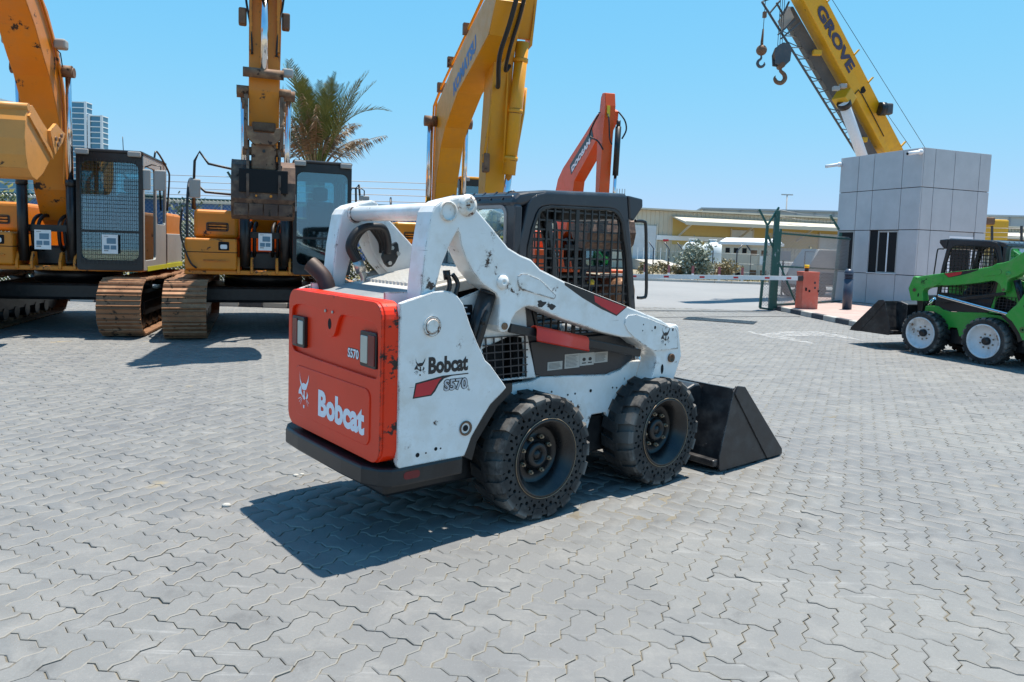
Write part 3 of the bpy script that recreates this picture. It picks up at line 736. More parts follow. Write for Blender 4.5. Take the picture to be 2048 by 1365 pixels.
    if cover:
        a, b = Vector((-.015, 0, 1.080)), Vector((.415, 0, .992)); d = (b-a).normalized(); up = Vector((-d.z, 0, d.x))*-1 if d.x < 0 else Vector((-d.z, 0, d.x))
        prof2 = [(-.705, -.048), (-.695, -.030), (-.688, .010), (-.680, .026), (-.662, .036), (-.640, .034), (-.625, .024), (-.620, .010)]
        inn = [(y + (.006 if y < -.66 else -.006), z - .006) for y, z in prof2]
        q = mb(); vs = []
        for c in (a, b):
            vs += [Vector((c.x, y, c.z)) + up*z for y, z in prof2] + [Vector((c.x, y, c.z)) + up*z for y, z in inn]
        n = len(prof2); fs = []
        for i in range(n-1):
            fs += [(i, i+1, 2*n+i+1, 2*n+i), (n+i+1, n+i, 3*n+i, 3*n+i+1), (i, n+i, n+i+1, i+1), (2*n+i, 2*n+i+1, 3*n+i+1, 3*n+i)]
        q.add(vs, fs, True); q.build('arm_support_cover', MT['red'], t)
    # --- white plate behind the cylinder and side engine screen
    q = mb(); q.holed([(-.60,.80),(-.60,1.24),(-.30,1.335),(-.03,1.335),(.012,1.04),(.088,.785),(.0,.785)], [[(-.325,.985),(-.306,.925),(-.19,.80),(.008,.80),(.0,.89),(-.03,1.035),(-.124,1.05)][::-1]], lambda u, v, tt: (u, tt, v), -.575, -.56)
    q.build('pillar_plate', bm, t, .004)
    q = mb(); sc_ = MT['cab']
    for k in range(6):
        x = -.29 + k*.058; q.beam((x, -.585, .80), (x-.02, -.585, 1.045), .007, .007, (1, 0, 0))
    for k in range(6):
        z = .83 + k*.044; q.beam((-.33, -.587, z), (.005, -.587, z), .007, .007)
    q.build('engine_screen', sc_, t, kind='stuff')
    if deco:
        q = mb(); q.pxz(rrect(-.505, -.405, 1.135, 1.24, .006, 2), -.576, -.578); pl_ = q.build('data_plate', MT['decal_black'], t)
        q = mb(); q.pxz([(-.49,1.185),(-.42,1.185),(-.42,1.195),(-.49,1.195)], -.5785, -.579); q.box(-.47, -.44, -.579, -.5785, 1.222, 1.228); q.build('plate_print', MT['decal_white'], pl_, split=True)
        q = mb(); q.pxz(rrect(-.395, -.355, 1.155, 1.172, .004, 2), -.576, -.577); q.build('small_label', MT['paper'], t)
    # --- cab
    yc = -.54
    outer = [(-.10,1.34),(-.10,1.48),(-.074,1.531),(-.025,1.680),(.010,1.825),(.040,1.862),(.079,1.882),(.151,1.900),(.860,1.930),(.880,1.915),(.906,1.762),(.961,1.491),(1.008,1.189),(1.02,1.02),(1.04,.80),(.09,.80),(.04,1.02),(-.02,1.22)]
    win = [(.062,1.215),(.017,1.45),(.017,1.522),(.017,1.565),(.045,1.683),(.077,1.765),(.098,1.795),(.125,1.811),(.191,1.824),(.708,1.837),(.760,1.832),(.796,1.816),(.822,1.79),(.844,1.759),(.902,1.551),(.955,1.225),(.975,1.03),(.80,1.02),(.559,1.012),(.20,1.010),(.12,1.03)]
    for far in (False, True):
        q = mb(far); q.holed(outer, [win[::-1]], lambda u, v, tt: (u, tt, v), yc, yc+.06); cs = q.build('cab_side', MT['cab'], t, .010)
        inner = [( .50+(x-.50)*.955, 1.45+(z-1.45)*.955) for x, z in win]
        q = mb(far); q.holed(win, [inner[::-1]], lambda u, v, tt: (u, tt, v), yc-.004, yc+.02); q.build('window_rim', MT['black'], cs, .004)
        # steel mesh: vertical and horizontal bars clipped to the opening
        q = mb(far)
        def span(P, c, ax):
            o = []
            for i in range(len(P)):
                a, b = P[i], P[(i+1) % len(P)]
                if (a[ax]-c)*(b[ax]-c) < 0:
                    k = (c-a[ax])/(b[ax]-a[ax]); o.append(a[1-ax]+k*(b[1-ax]-a[1-ax]))
            return (min(o), max(o)) if len(o) > 1 else None
        for k in range(15):
            x = .045 + k*.0645; s_ = span(inner, x, 0)
            if s_: w = .012 if k != 6 else .030; q.beam((x, yc+.012, s_[0]-.01), (x, yc+.012, s_[1]+.01), w, .008, (0, 1, 0))
        for k in range(14):
            z = 1.045 + k*.0575; s_ = span(inner, z, 1)
            if s_: q.beam((s_[0]-.01, yc+.017, z), (s_[1]+.01, yc+.017, z), .008, .011)
        q.build('window_grille', MT['black'], cs, kind='stuff')
    rb = [(-.40,1.30),(-.40,1.795),(-.385,1.845),(-.34,1.868),(.0,1.885),(.16,1.905),(.86,1.935),(.88,1.925),(.88,1.88),(.12,1.85),(-.33,1.82),(-.36,1.78),(-.36,1.30)]
    q = mb(); q.pxz([(-.095,1.80),(-.09,1.85),(-.05,1.882),(.02,1.897),(.16,1.915),(.86,1.945),(.90,1.93),(.90,1.87),(.12,1.85),(-.04,1.80)], yc+.005, ml(yc+.005)); rf = q.build('cab_roof', MT['cab'], t, .028, 3)
    for k in range(6):
        y = yc + .12 + k*.115
        mb().beam((-.094, y, 1.845), (-.03, y+.012, 1.896), .011, .006).build('roof_rib', MT['black'], rf)
    q = mb(); q.pxz([(.885,1.932),(1.03,1.918),(1.035,1.865),(.945,1.765),(.905,1.775)], yc-.004, ml(yc-.004)); q.build('roof_visor', MT['cab'], t, .010)
    # back of the cab with its window
    q = mb(); q.holed([(yc, 1.30), (ml(yc), 1.30), (ml(yc), 1.80), (ml(yc)-.04, 1.87), (yc+.04, 1.87), (yc, 1.80)], [rrect(yc+.085, ml(yc)-.085, 1.40, 1.805, .05, 5)], lambda u, v, tt: (tt, u, v), -.085, -.03); bw = q.build('cab_back', MT['cab'], t, .012)
    q = mb(); q.holed(rrect(yc+.078, ml(yc)-.078, 1.393, 1.812, .055, 5), [rrect(yc+.098, ml(yc)-.098, 1.412, 1.793, .045, 5)], lambda u, v, tt: (tt, u, v), -.092, -.07); q.build('window_rim', MT['greytrim2'], bw)
    mb().box(-.074, -.070, yc+.09, ml(yc)-.09, 1.40, 1.80).build('rear_window', MT['glass'], bw)
    mb().box(.0, 1.0, yc+.03, ml(yc)-.03, .50, .62).build('cab_floor', MT['black'], t)
    mb().box(-.02, .06, yc+.06, ml(yc)-.06, .62, 1.30).build('seat_bulkhead', MT['darkhole'], t)
    for far in (False, True):
        mb(far).pxz([(.10,.80),(.05,1.0),(.15,1.005),(.60,1.01),(.80,1.01),(.97,.99),(.985,.83),(.86,.775),(.73,.748),(.15,.785)], -.556, -.542).build('entry_panel', MT['cab'], t, .005)
    # front door posts and grab bar
    for far in (False, True):
        q = mb(far); q.tube(spline([(.93, yc-.03, 1.765), (1.01, yc-.035, 1.765), (1.035, yc-.035, 1.73), (1.055, yc-.035, 1.5), (1.07, yc-.035, 1.28), (1.045, yc-.03, 1.25), (1.0, yc-.02, 1.25)], 4), .011, 8); q.build('grab_handle', MT['black'], t)
    # seat, armrests, joysticks
    q = mb(); q.box(.10, .52, YC-.22, YC+.22, .95, 1.06); st_ = q.build('seat', MT['seat'], t, .04)
    q = mb(); q.add([], []); q.pxz([(.08,1.0),(.20,1.02),(.10,1.55),(.02,1.55)], YC-.21, YC+.21); q.build('backrest', MT['seat'], st_, .03)
    for sy in (-.27, .27):
        q = mb(); q.box(.2, .62, YC+sy-.035, YC+sy+.035, 1.18, 1.23); q.tube([(.60, YC+sy, 1.2), (.62, YC+sy, 1.34)], .012, 8); q.tube([(.615, YC+sy, 1.33), (.63, YC+sy, 1.43)], [.02, .024], 8); q.build('joystick_console', MT['seat'], t, .008)
    q = mb(); q.cyl((.64, -.46, 1.06), (.645, -.46, 1.33), .010, n=8); q.build('control_lever', MT['black'], t)
    q = mb(); q.ball((.646, -.46, 1.35), .024, 10, 7); q.build('lever_knob', plain('yellow_knob', (.6, .4, .02), .4), t)
    # --- quick-attach plate and bucket
    q = mb(); q.pxz([(1.30, .20+bucket_lift), (1.36, .20+bucket_lift), (1.42, .70+bucket_lift), (1.36, .74+bucket_lift), (1.28, .64+bucket_lift)], ml(-.50), -.50); q.build('attach_plate', MT['black'], t, .015)
    for far in (False, True):
        q = mb(far); q.cyl((1.14, -.40, .93), (1.32, -.40, .50+bucket_lift), .035, n=12); q.cyl((1.32, -.40, .50+bucket_lift), (1.34, -.40, .40+bucket_lift), .02, n=10); q.build('tilt_ram', MT['chrome'], t)
    bl = bucket_lift; yo = -.8635; yi = ml(yo)
    ob = MT['bucket_black']
    q = mb(); sh = [(2.40,.012),(1.665,.012),(1.615,.04),(1.605,.09),(1.615,.16),(1.72,.52),(1.735,.60),(1.755,.60),(1.745,.52),(1.64,.16),(1.63,.09),(1.64,.05),(1.68,.032),(2.40,.022)]
    q.prism([(x, z+bl) for x, z in sh], lambda u, v, tt: (u, tt, v), yo+.006, yi-.006); bk = q.build('bucket', ob, t)
    for far in (False, True):
        q = mb(far); q.pxz([(x, z+bl) for x, z in [(1.61,.03),(1.625,.012),(2.395,.012),(2.43,.03),(2.425,.055),(1.86,.60),(1.77,.615),(1.735,.58),(1.60,.12)]], yo-.006, yo+.008); sp_ = q.build('side_plate', ob, bk, .004)
        q = mb(far); q.pxz([(x, z+bl) for x, z in [(2.22,.014),(2.395,.014),(2.432,.03),(2.428,.058),(1.865,.604),(1.775,.618),(1.745,.56),(1.765,.535)]], yo-.016, yo-.004); q.build('wear_strip', ob, sp_, .004)
    q = mb(); q.box(2.27, 2.46, yo, yi, .006+bl, .024+bl); q.build('cutting_edge', MT['black'], bk, .003)
    q = mb(); q.pxz([(x, z+bl) for x, z in [(1.50,.08),(1.62,.06),(1.66,.12),(1.74,.56),(1.70,.60),(1.64,.60),(1.50,.56)]], yi+.30 if False else ml(-.60), -.60); q.build('mount_box', ob, bk, .015)
    q = mb(); q.box(1.55, 1.68, yo+.006, yi-.006, .05+bl, .10+bl); q.build('rear_rib', ob, bk, .01)
    # --- wheels
    ty, rm, hb, nu, rg = wheel_meshes(white_rims)
    for far in (False, True):
        for wx in (0, 1.082):
            w = bpy.data.objects.new('wheel', None); COL.objects.link(w); w.parent = t
            side_far = (far != mirror)
            w.location = (wx, -.788 if not side_far else ml(-.788), .357)
            spin = random.random()*6
            w.rotation_euler = (0, spin, math.pi if False else 0) if not side_far else (0, spin, math.pi)
            for nm, me in (('tyre', ty), ('rim', rm), ('hub', hb)): inst(nm, me, w)
            if not white_rims: inst('rim_ring', rg, w)
            for k in range(8):
                a = 2*math.pi*k/8; inst('lug_nut', nu, w, (.108*math.cos(a), 0, .108*math.sin(a)))
            if not white_rims and not side_far:
                w.rotation_euler = (0, .35 + wx, 0)
    return tg
MT['hood'] = paint('grey_engine_cover', (.22, .23, .235), .5, dirt=(.34, .32, .28), dirt_amt=.3)
MT['louvre'] = paint('louvre_paint', (.52, .50, .46), .5, dirt=(.3, .26, .2), dirt_amt=.3)
def exhaust_mat():
    m, N, L, B = new_mat('burnt_exhaust')
    tc = N.new('ShaderNodeTexCoord'); v = tc.outputs['Object']; n = noise(N, L, v, 12, 6, .7)
    sp = N.new('ShaderNodeSeparateXYZ'); L.new(v, sp.inputs[0])
    c = mixc(N, L, ramp(N, L, n, .35, .65), (.055, .028, .026), (.018, .015, .018))
    c = mixc(N, L, ramp(N, L, sp.outputs[2], 1.38, 1.44), c, (.075, .05, .036))
    L.new(c, B.inputs['Base Color']); B.inputs['Roughness'].default_value = .55; B.inputs['Metallic'].default_value = .2
    return m
MT['exhaust'] = exhaust_mat()
MT['bucket_black'] = paint('bucket_black_paint', (.012, .0125, .015), .40, chip=(.30, .30, .31), chip_amt=.0, dirt=(.15, .14, .13), dirt_amt=.2, edge=.006)

ld = thing('skid_steer_loader', 'white skid-steer loader with scuffed orange tailgate and black rims in the middle of the yard', 'skid loader', (-.3385, 4.7458, 0), .7039)
build_loader(ld)
# right-hand panel decals
U, V3 = Vector((1, 0, 0)), Vector((0, 0, 1))
q = MB(); text(q, 'Bobcat', (-.787, -.7352, .906), U, V3, .088, .248, .045); q.build('lettering', MT['decal_black'], ld)
q = MB(); catlogo(q, (-.872, -.7352, .905), U, V3, .075, .092); q.build('cat_emblem', MT['decal_black'], ld)
q = MB(); q.pxz([(-.876,.790),(-.765,.794),(-.742,.815),(-.72,.85),(-.69,.876),(-.64,.886),(-.535,.887),(-.535,.893),(-.70,.892),(-.862,.868)], -.735, -.7356); q.build('stripe_border', MT['decal_black'], ld)
q = MB(); q.pxz([(-.868,.797),(-.770,.801),(-.745,.830),(-.722,.865),(-.705,.882),(-.855,.861)], -.7357, -.7362); q.build('stripe', MT['decal_red'], ld)
q = MB(); text(q, 'S570', (-.692, -.7352, .806), U, V3, .066, .154, .085, .0006); q.build('lettering_outline', MT['decal_black'], ld)
q = MB(); text(q, 'S570', (-.688, -.7352, .810), U, V3, .058, .146, .02, .0018); q.build('lettering', plain('grey_print', (.5, .5, .52), .4), ld)
q = MB(); catlogo(q, (1.085, -.7075, .935), U, V3, .105, .125); q.build('cat_emblem', MT['decal_black'], ld)
# instruction plates on the entry panel
for (x0, x1, z0, z1, nline) in ((.195, .320, .815, .867, 5), (.339, .470, .815, .905, 9), (.472, .60, .822, .903, 0), (.602, .73, .830, .900, 8)):
    q = MB(); q.pxz([(x0, z0), (x1, z0), (x1, z1), (x0, z1)], -.5565, -.558); pl_ = q.build('instruction_plate', MT['louvre'], ld)
    q = MB()
    for k in range(nline):
        z = z1 - .010 - k*(z1-z0-.014)/max(1, nline); q.pxz([(x0+.01, z-.0022), (x1-.012-random.random()*.03, z-.0022), (x1-.012-random.random()*.03, z), (x0+.01, z)], -.5582, -.5586)
    if not nline:
        for cx in (.51, .565): q.pxz(circ(cx, .862, .016, 8, .012), -.5582, -.5586); q.box(cx-.018, cx+.018, -.5586, -.5582, .835, .842)
    q.build('plate_print', MT['decal_black'], pl_, kind='stuff')
q = MB()
for k, (x, z) in enumerate(HOLES): q.cyl((x, -.561, z), (x, -.5625, z), .011 if k in (3, 7) else .0065, n=8)
q.build('bolt_hole', MT['darkhole'], ld, split=True)
# sticker remnants on the rims (peeled labels)
for wx in (0, 1.082):
    q = MB(); pts = [(wx - .135 + .026*math.cos(k*.7)*(1+.3*math.sin(3*k)), .357 - .075 + .045*math.sin(k*.7)*(1+.25*math.cos(5*k))) for k in range(9)]
    if wx: pts = [(wx + .6*(x-wx) - .05, .357 + .6*(z-.357) - .01) for x, z in pts]
    q.pxz(pts, -.6785, -.6775); q.build('peeled_label', MT['paper'], ld)
# hydraulic hoses on the far arm
q = MB(); yl = .02
for k, dy in ((0, 0), (1, .05), (2, .10)):
    q.tube(spline([(-.735+.035*k, .15+dy, 1.445), (-.785+.04*k, .15+dy, 1.53), (-.755+.04*k, .15+dy, 1.61), (-.69+.03*k, .15+dy, 1.652), (-.60, .15+dy, 1.664), (-.545-.01*k, .16+dy, 1.645), (-.508, .18+dy*.8, 1.57), (-.50, .20+dy*.6, 1.50)], 6), .023, 10)
hs = q.build('hydraulic_hose', MT['rubber'], ld, split=True)
q = MB()
for k, dy in ((0, 0), (1, .05), (2, .10)):
    q.cyl((-.737+.035*k, .15+dy, 1.45), (-.71+.035*k, .15+dy, 1.385), .025, n=10); q.tube(spline([(-.71+.035*k, .15+dy, 1.39), (-.69+.035*k, .15+dy, 1.33), (-.72+.03*k, .15+dy, 1.27)], 4), .014, 8)
q.build('hose_fitting', MT['steel'], hs)
q = MB(); q.pxz(smoothpoly([(-.545, 1.50), (-.46, 1.56), (-.425, 1.58), (-.41, 1.50), (-.45, 1.42), (-.50, 1.41)], 1), .20, .225); hb_ = q.build('hose_bracket', MT['black'], hs, .005)
q = MB()
for x, z in ((-.47, 1.535), (-.425, 1.50), (-.485, 1.44)): q.cyl((x, .20, z), (x, .188, z), .014, n=6)
q.build('bolt', MT['steel'], hb_, split=True)
# steel lines by the right post
q = MB(); q.tube(spline([(-.60, -.60, 1.42), (-.585, -.61, 1.37), (-.59, -.61, 1.32), (-.62, -.60, 1.27)], 4), .013, 8); q.tube(spline([(-.56, -.60, 1.41), (-.53, -.61, 1.36), (-.545, -.61, 1.30), (-.55, -.60, 1.26)], 4), .013, 8); q.cyl((-.6, -.6, 1.43), (-.595, -.605, 1.38), .02, n=8)
q.build('hydraulic_line', MT['rim_black'], ld)
# ------------------------------------------------------------------ excavators (front = -y, machine's left = +x, origin under the slew ring)
def yellow(name, col, rough=.42, amt=.05):
    return paint(name, col, rough, chip=(.03, .02, .014), chip_amt=amt+.02, edge=.02, dirt=(.34, .20, .08), dirt_amt=.18, scale=.6)
MT['cat'] = yellow('amber_machine_paint', (.66, .205, .003))
MT['kom'] = yellow('golden_machine_paint', (.68, .29, .003), amt=-.005)
MT['doo'] = yellow('orange_machine_paint', (.76, .085, .002), amt=-.01)
MT['buck_y'] = yellow('worn_bucket_paint', (.66, .285, .06), .45, .0)
MT['track'] = paint('rust_track_steel', (.25, .125, .065), .55, .45, chip=(.06, .04, .03), chip_amt=.10, dirt=(.42, .26, .15), dirt_amt=.4, scale=1.5, world_co=True)
MT['buck_r'] = paint('rusted_bucket', (.075, .040, .028), .55, .3, chip=(.035, .025, .02), chip_amt=.10, dirt=(.30, .19, .12), dirt_amt=.5)
MT['greytrim'] = paint('grey_trim', (.34, .34, .33), .5, dirt=(.4, .34, .25), dirt_amt=.3)
_shoe = None
def shoe_mesh():
    global _shoe
    if _shoe: return _shoe
    q = MB(); w = .30
    P = [(-.098,.0),(-.098,.022),(-.082,.040),(-.07,.022),(-.012,.020),(0,.036),(.012,.020),(.066,.022),(.078,.040),(.090,.022),(.098,.018),(.098,0)]
    q.prism(P, lambda u, v, t: (t, u, v), -w, w)
    for x in (-.075, .075): q.box(x-.045, x+.045, -.03, .03, -.05, .0)
    q.prism(rrect(-.045, .045, -.060, -.025, .012, 2), lambda u, v, t: (u, v, t), .0205, .0235)
    _shoe = q.mesh('track_shoe', MT['track']); return _shoe
def track(t, x, detail=True):
    fr = MB(); fr.box(x-.16, x+.16, -1.75, 1.75, .25, .62); fr.box(x-.20, x+.20, -1.4, 1.4, .30, .50)
    for y in (-1.75, 1.75): fr.cyl((x-.14, y, .46), (x+.14, y, .46), .36, n=24)
    for k in range(7): fr.cyl((x-.17, -1.35+k*.45, .20), (x+.17, -1.35+k*.45, .20), .11, n=12)
    for y in (-.6, .6): fr.cyl((x-.12, y, .74), (x+.12, y, .74), .08, n=10)
    f = fr.build('track_frame', MT['black'], t, kind=None)
    me = shoe_mesh(); Lh = 1.75; rr = .405; zc = .455; per = 4*Lh + 2*math.pi*rr; n = 50
    for k in range(n):
        s = per*(k+.3)/n
        if s < 2*Lh: y, z, a = -Lh+s, zc+rr, 0
        elif s < 2*Lh+math.pi*rr:
            th = (s-2*Lh)/rr; y, z, a = Lh+rr*math.sin(th), zc+rr*math.cos(th), -th
        elif s < 4*Lh+math.pi*rr: y, z, a = Lh-(s-2*Lh-math.pi*rr), zc-rr, math.pi
        else:
            th = (s-4*Lh-math.pi*rr)/rr; y, z, a = -Lh-rr*math.sin(th), zc-rr*math.cos(th), math.pi-th
        if z > .6 and abs(y) < 1.5 : z -= .02*math.sin(y*3)**2
        if detail: inst('track_shoe', me, f, (x, y, z), (a, 0, 0))
    if not detail:
        q = MB(); q.box(x-.3, x+.3, -2.1, 2.1, .02, .88); q.build('track_chain', MT['track'], t, .3, 4)
def cab(t, x0, x1, y0, y1, z0, z1, M_frame, guard=False, glassm='glass', roofmat=None, depth=.05):
    r = .10
    q = MB(); q.holed(rrect(x0, x1, z0, z1, .05, 3), [rrect(x0+.06, x1-.06, z0+.16, z1-.14, r, 4)], lambda u, v, tt: (u, tt, v), y0, y0+.06)
    c = q.build('cab_front', M_frame, t, .008)
    MB().box(x0+.06, x1-.06, y0+.03, y0+.034, z0+.16, z1-.14).build('windscreen', MT[glassm], c)
    MB().box(x0+.06, x1-.06, y0+.0, y0+.05, z0+.58, z0+.62).build('screen_bar', MT['black'], c)
    for x, s in ((x0, 1), (x1, -1)):
        q = MB(); ym = y0 + (y1-y0)*.52
        q.holed(rrect(y0+.06, y1, z0, z1, .04, 3), [rrect(y0+.14, ym, z0+.16, z1-.16, .06, 3), rrect(ym+.07, y1-.1, z0+.75, z1-.16, .06, 3)], lambda u, v, tt: (tt, u, v), x, x+s*.05)
        sd_ = q.build('cab_side', M_frame if s > 0 else (MT['cabside'] if 'cabside' in MT else M_frame), t, .008)
        MB().box(min(x+s*.02, x+s*.025), max(x+s*.02, x+s*.025), y0+.14, ym, z0+.16, z1-.16).build('side_window', MT['glass_dark'], sd_)
        MB().box(min(x+s*.02, x+s*.025), max(x+s*.02, x+s*.025), ym+.07, y1-.1, z0+.75, z1-.16).build('side_window', MT['glass_dark'], sd_)
    q = MB(); q.holed(rrect(x0, x1, z0, z1, .04, 3), [rrect(x0+.12, x1-.12, z0+.95, z1-.16, .06, 3)], lambda u, v, tt: (u, tt, v), y1-.05, y1); bk = q.build('cab_back', M_frame, t)
    MB().box(x0+.12, x1-.12, y1-.03, y1-.025, z0+.95, z1-.16).build('back_window', MT[glassm], bk)
    rf = MB().box(x0-.01, x1+.01, y0-.02, y1+.01, z1-.005, z1+.05).build('cab_roof', roofmat or M_frame, t, .03)
    MB().box(x0+.02, x1-.02, y0+.05, y1-.05, z0-.0, z0+.15).build('cab_floor', MT['black'], t)
    for x in (x0+.10, x1-.10): MB().box(x-.09, x+.09, y0-.09, y0-.02, z1-.05, z1+.03).build('work_lamp', MT['greytrim'], rf, .015)
    xm = (x0+x1)/2+.05
    q = MB(); q.box(xm-.22, xm+.22, y0+.75, y0+1.15, z0+.55, z0+.68); s_ = q.build('seat', MT['seat'], t, .04)
    q = MB(); q.box(xm-.23, xm+.23, y0+1.08, y0+1.2, z0+.6, z0+1.25); q.build('backrest', MT['seat'], s_, .05)
    MB().box(xm-.13, xm+.13, y0+1.1, y0+1.2, z0+1.27, z0+1.5).build('headrest', MT['seat'], s_, .04)
    q = MB(); q.box(x0+.10, x0+.25, y0+.25, y0+.5, z0+.45, z0+.85); q.build('control_console', MT['black'], t, .02)
    q = MB(); q.beam((x1-.16, y0+.22, z0+.2), (x1-.16, y0+.35, z0+.75), .02, .02); q.beam((x1-.30, y0+.22, z0+.2), (x1-.30, y0+.35, z0+.75), .02, .02); q.build('travel_lever', MT['black'], t, split=True)
    if guard:
        q = MB()
        for k in range(int((x1-x0-.1)/.058)): q.beam((x0+.06+k*.058, y0-.03, z0+.1), (x0+.06+k*.058, y0-.03, z1-.1), .0045, .0045)
        for k in range(int((z1-z0-.2)/.06)): q.beam((x0+.04, y0-.034, z0+.12+k*.06), (x1-.04, y0-.034, z0+.12+k*.06), .0045, .0045)
        q.build('cab_guard_mesh', MT['steel'] if False else MT['guard'], c, kind='stuff')
    return c, rf
MT['guard'] = plain('guard_wire', (.035, .037, .04), .45, .2)
MT['cabside'] = MT['greytrim']
def mirror(t, p, dz=.26):
    p = Vector(p); q = MB(); q.box(p.x-.085, p.x+.085, p.y-.02, p.y+.025, p.z-dz/2, p.z+dz/2); m = q.build('mirror', MT['greytrim'], t, .02); return m
def poster(t, o, w=.22, h=.29, tilt=0.0):
    o = Vector(o); q = MB(); q.box(o.x, o.x+w, o.y, o.y+.004, o.z, o.z+h); m = q.build('notice_sheet', MT['paper'], t)
    for (a, b, c, d) in ((.30, .88, .52, .82), (.12, .48, .22, .44), (.54, .90, .22, .44)):
        MB().box(o.x+w*a, o.x+w*b, o.y-.002, o.y-.0005, o.z+h*c, o.z+h*d).build('machine_photo', MT['print_blue'], m)
    q = MB()
    for z in (.90, .16, .13): q.box(o.x+w*.12, o.x+w*.4, o.y-.002, o.y-.0005, o.z+h*z, o.z+h*(z+.018))
    q.build('print_line', MT['decal_black'], m, split=True)
    return m
def cylinder(t, a, b, r, frac, mb_mat, name='boom_cylinder'):
    a, b = Vector(a), Vector(b); m = a.lerp(b, frac)
    q = MB(); q.cyl(a, m, r, n=14); q.cyl(m - (b-a).normalized()*.10, m, r*1.12, n=14); c = q.build(name, mb_mat, t)
    MB().cyl(m, b, r*.55, n=12).build('cylinder_rod', MT['chrome'], c)
    q = MB(); d = Vector((1, 0, 0)); q.cyl(b - d*r*1.2, b + d*r*1.2, r*1.05, n=12); q.build('rod_eye', MT['rustmetal'], c)
    return c
def excavator(t, col, guard=False, detail=True, cabx=(.42, 1.34), cabz=(1.0, 2.80), cabroof=None, cabframe='black'):
    P = MT[col]
    for x in (-1.13, 1.13): track(t, x, detail)
    q = MB(); q.box(-.95, .95, -.9, .9, .48, .76); q.build('undercarriage_frame', MT['black'], t, .05)
    q = MB(); q.cyl((0, 0, .76), (0, 0, .98), .66, n=36); q.build('slew_ring', MT['black'], t)
    q = MB(); q.box(-1.18, 1.32, -1.55, 1.75, .98, 1.05); q.build('deck', P, t, .012)
    q = MB(); q.prism(smoothpoly([(-1.2,1.55),(-1.05,2.15),(-.5,2.5),(.6,2.5),(1.2,2.15),(1.35,1.55)], 2), lambda u, v, tt: (u, v, tt), 1.02, 1.95); q.build('counterweight', P, t, .06, 3)
    q = MB(); q.box(-1.15, 1.30, .25, 1.7, 1.05, 1.98); q.build('engine_hood', P, t, .05)
    q = MB(); q.box(1.26, 1.325, .3, 1.65, 1.06, 1.60); q.build('side_door', MT['greytrim'], t, .01)
    # tool box and fuel tank on the machine's right
    q = MB(); q.box(-1.17, -.42, -1.62, -.9, 1.05, 1.545); tb = q.build('tool_box', P, t, .035, 3)
    MB().box(-1.175, -.415, -1.625, -1.0, 1.325, 1.335).build('lid_gap', MT['darkhole'], tb)
    MB().box(-.69, -.53, -1.632, -1.60, 1.36, 1.50).build('head_lamp', MT['darkhole'], tb, .02)
    MB().prism(rrect(-.66, -.56, 1.385, 1.455, .02, 3), lambda u, v, tt: (u, tt, v), -1.633, -1.645).build('lamp_lens', MT['paper'], tb, .006)
    MB().box(-.9, -.53, -1.64, -1.615, 1.195, 1.215).build('step_strip', P, tb)
    q = MB(); q.box(-1.06, -.40, -1.35, .25, 1.55, 2.0); ft = q.build('fuel_tank', P, t, .06, 3)
    q = MB(); q.holed(rrect(-.88, -.55, 1.66, 1.80, .03, 3), [rrect(-.865, -.565, 1.675, 1.785, .025, 3)], lambda u, v, tt: (u, tt, v), -1.36, -1.35); q.build('vent_frame', MT['black'], ft)
    MB().box(-.86, -.57, -1.352, -1.345, 1.68, 1.78).build('vent_slot', MT['darkhole'], ft)
    for k in range(2): MB().box(-.85, -.58, -1.358, -1.35, 1.695+k*.045, 1.72+k*.045).build('vent_bar', P, ft)
    # boom foot and hose bay between tank and cab
    q = MB(); q.box(-.40, .40, -.15, .25, 1.05, 1.95); q.build('bay_wall', P, t)
    for x in (-.30, .26): MB().pyz([(-.9, 1.05), (-.5, 1.85), (-.2, 1.9), (.0, 1.05)], x, x+.04).build('boom_bracket', P, t)
    for x in (-.42, -.22, .16, .36): MB().pyz([(-1.58, 1.0), (-1.58, 1.12), (-1.50, 1.26), (-1.40, 1.26), (-1.35, 1.0)], x, x+.045).build('cylinder_bracket', P, t, .01)
    q = MB(); q.box(-.36, .36, -1.2, -.6, 1.05, 1.35); q.build('valve_block', MT['black'], t, .03)
    q = MB()
    for x, s in ((-.24, 1), (-.16, 1), (.12, 1), (.20, 1)):
        q.tube(spline([(x, -.75, 1.2), (x, -1.25, 1.3), (x, -1.38, 1.5), (x, -1.34, 1.72), (x+.03, -1.15, 1.82), (x+.03, -.85, 1.75)], 4), .028, 8)
    q.build('hydraulic_hose', MT['rubber'], t, split=True)
    q = MB(); q.beam((-.34, -1.40, 1.62), (.34, -1.40, 1.62), .06, .10); q.build('hose_clamp_bar', MT['black'], t)
    c, rf = cab(t, cabx[0], cabx[1], -1.6, .15, cabz[0], cabz[1], MT[cabframe], guard, roofmat=cabroof)
    # rails, mirrors
    q = MB(); q.tube(spline([(-1.14, -1.5, 1.1), (-1.15, -1.45, 1.9), (-1.14, -1.2, 2.42), (-1.10, -.9, 2.44), (-1.08, -.85, 2.0)], 4), .02, 8); q.build('hand_rail', MT['black'], t)
    return c, rf
def bucket(t, prof, x0, x1, mat, lip=None, name='bucket'):
    th = .03; n = len(prof)
    cx = sum(p[0] for p in prof)/n; cz = sum(p[1] for p in prof)/n
    inn = [(p[0]+(cx-p[0])*.10, p[1]+(cz-p[1])*.10) for p in prof]
    q = MB(); q.pyz(list(prof) + inn[::-1], x0, x1); b = q.build(name, mat, t, .008)
    for x in (x0-.012, x1-.012): MB().pyz(prof, x, x+.024).build('side_plate', mat, b, .006)
    return b

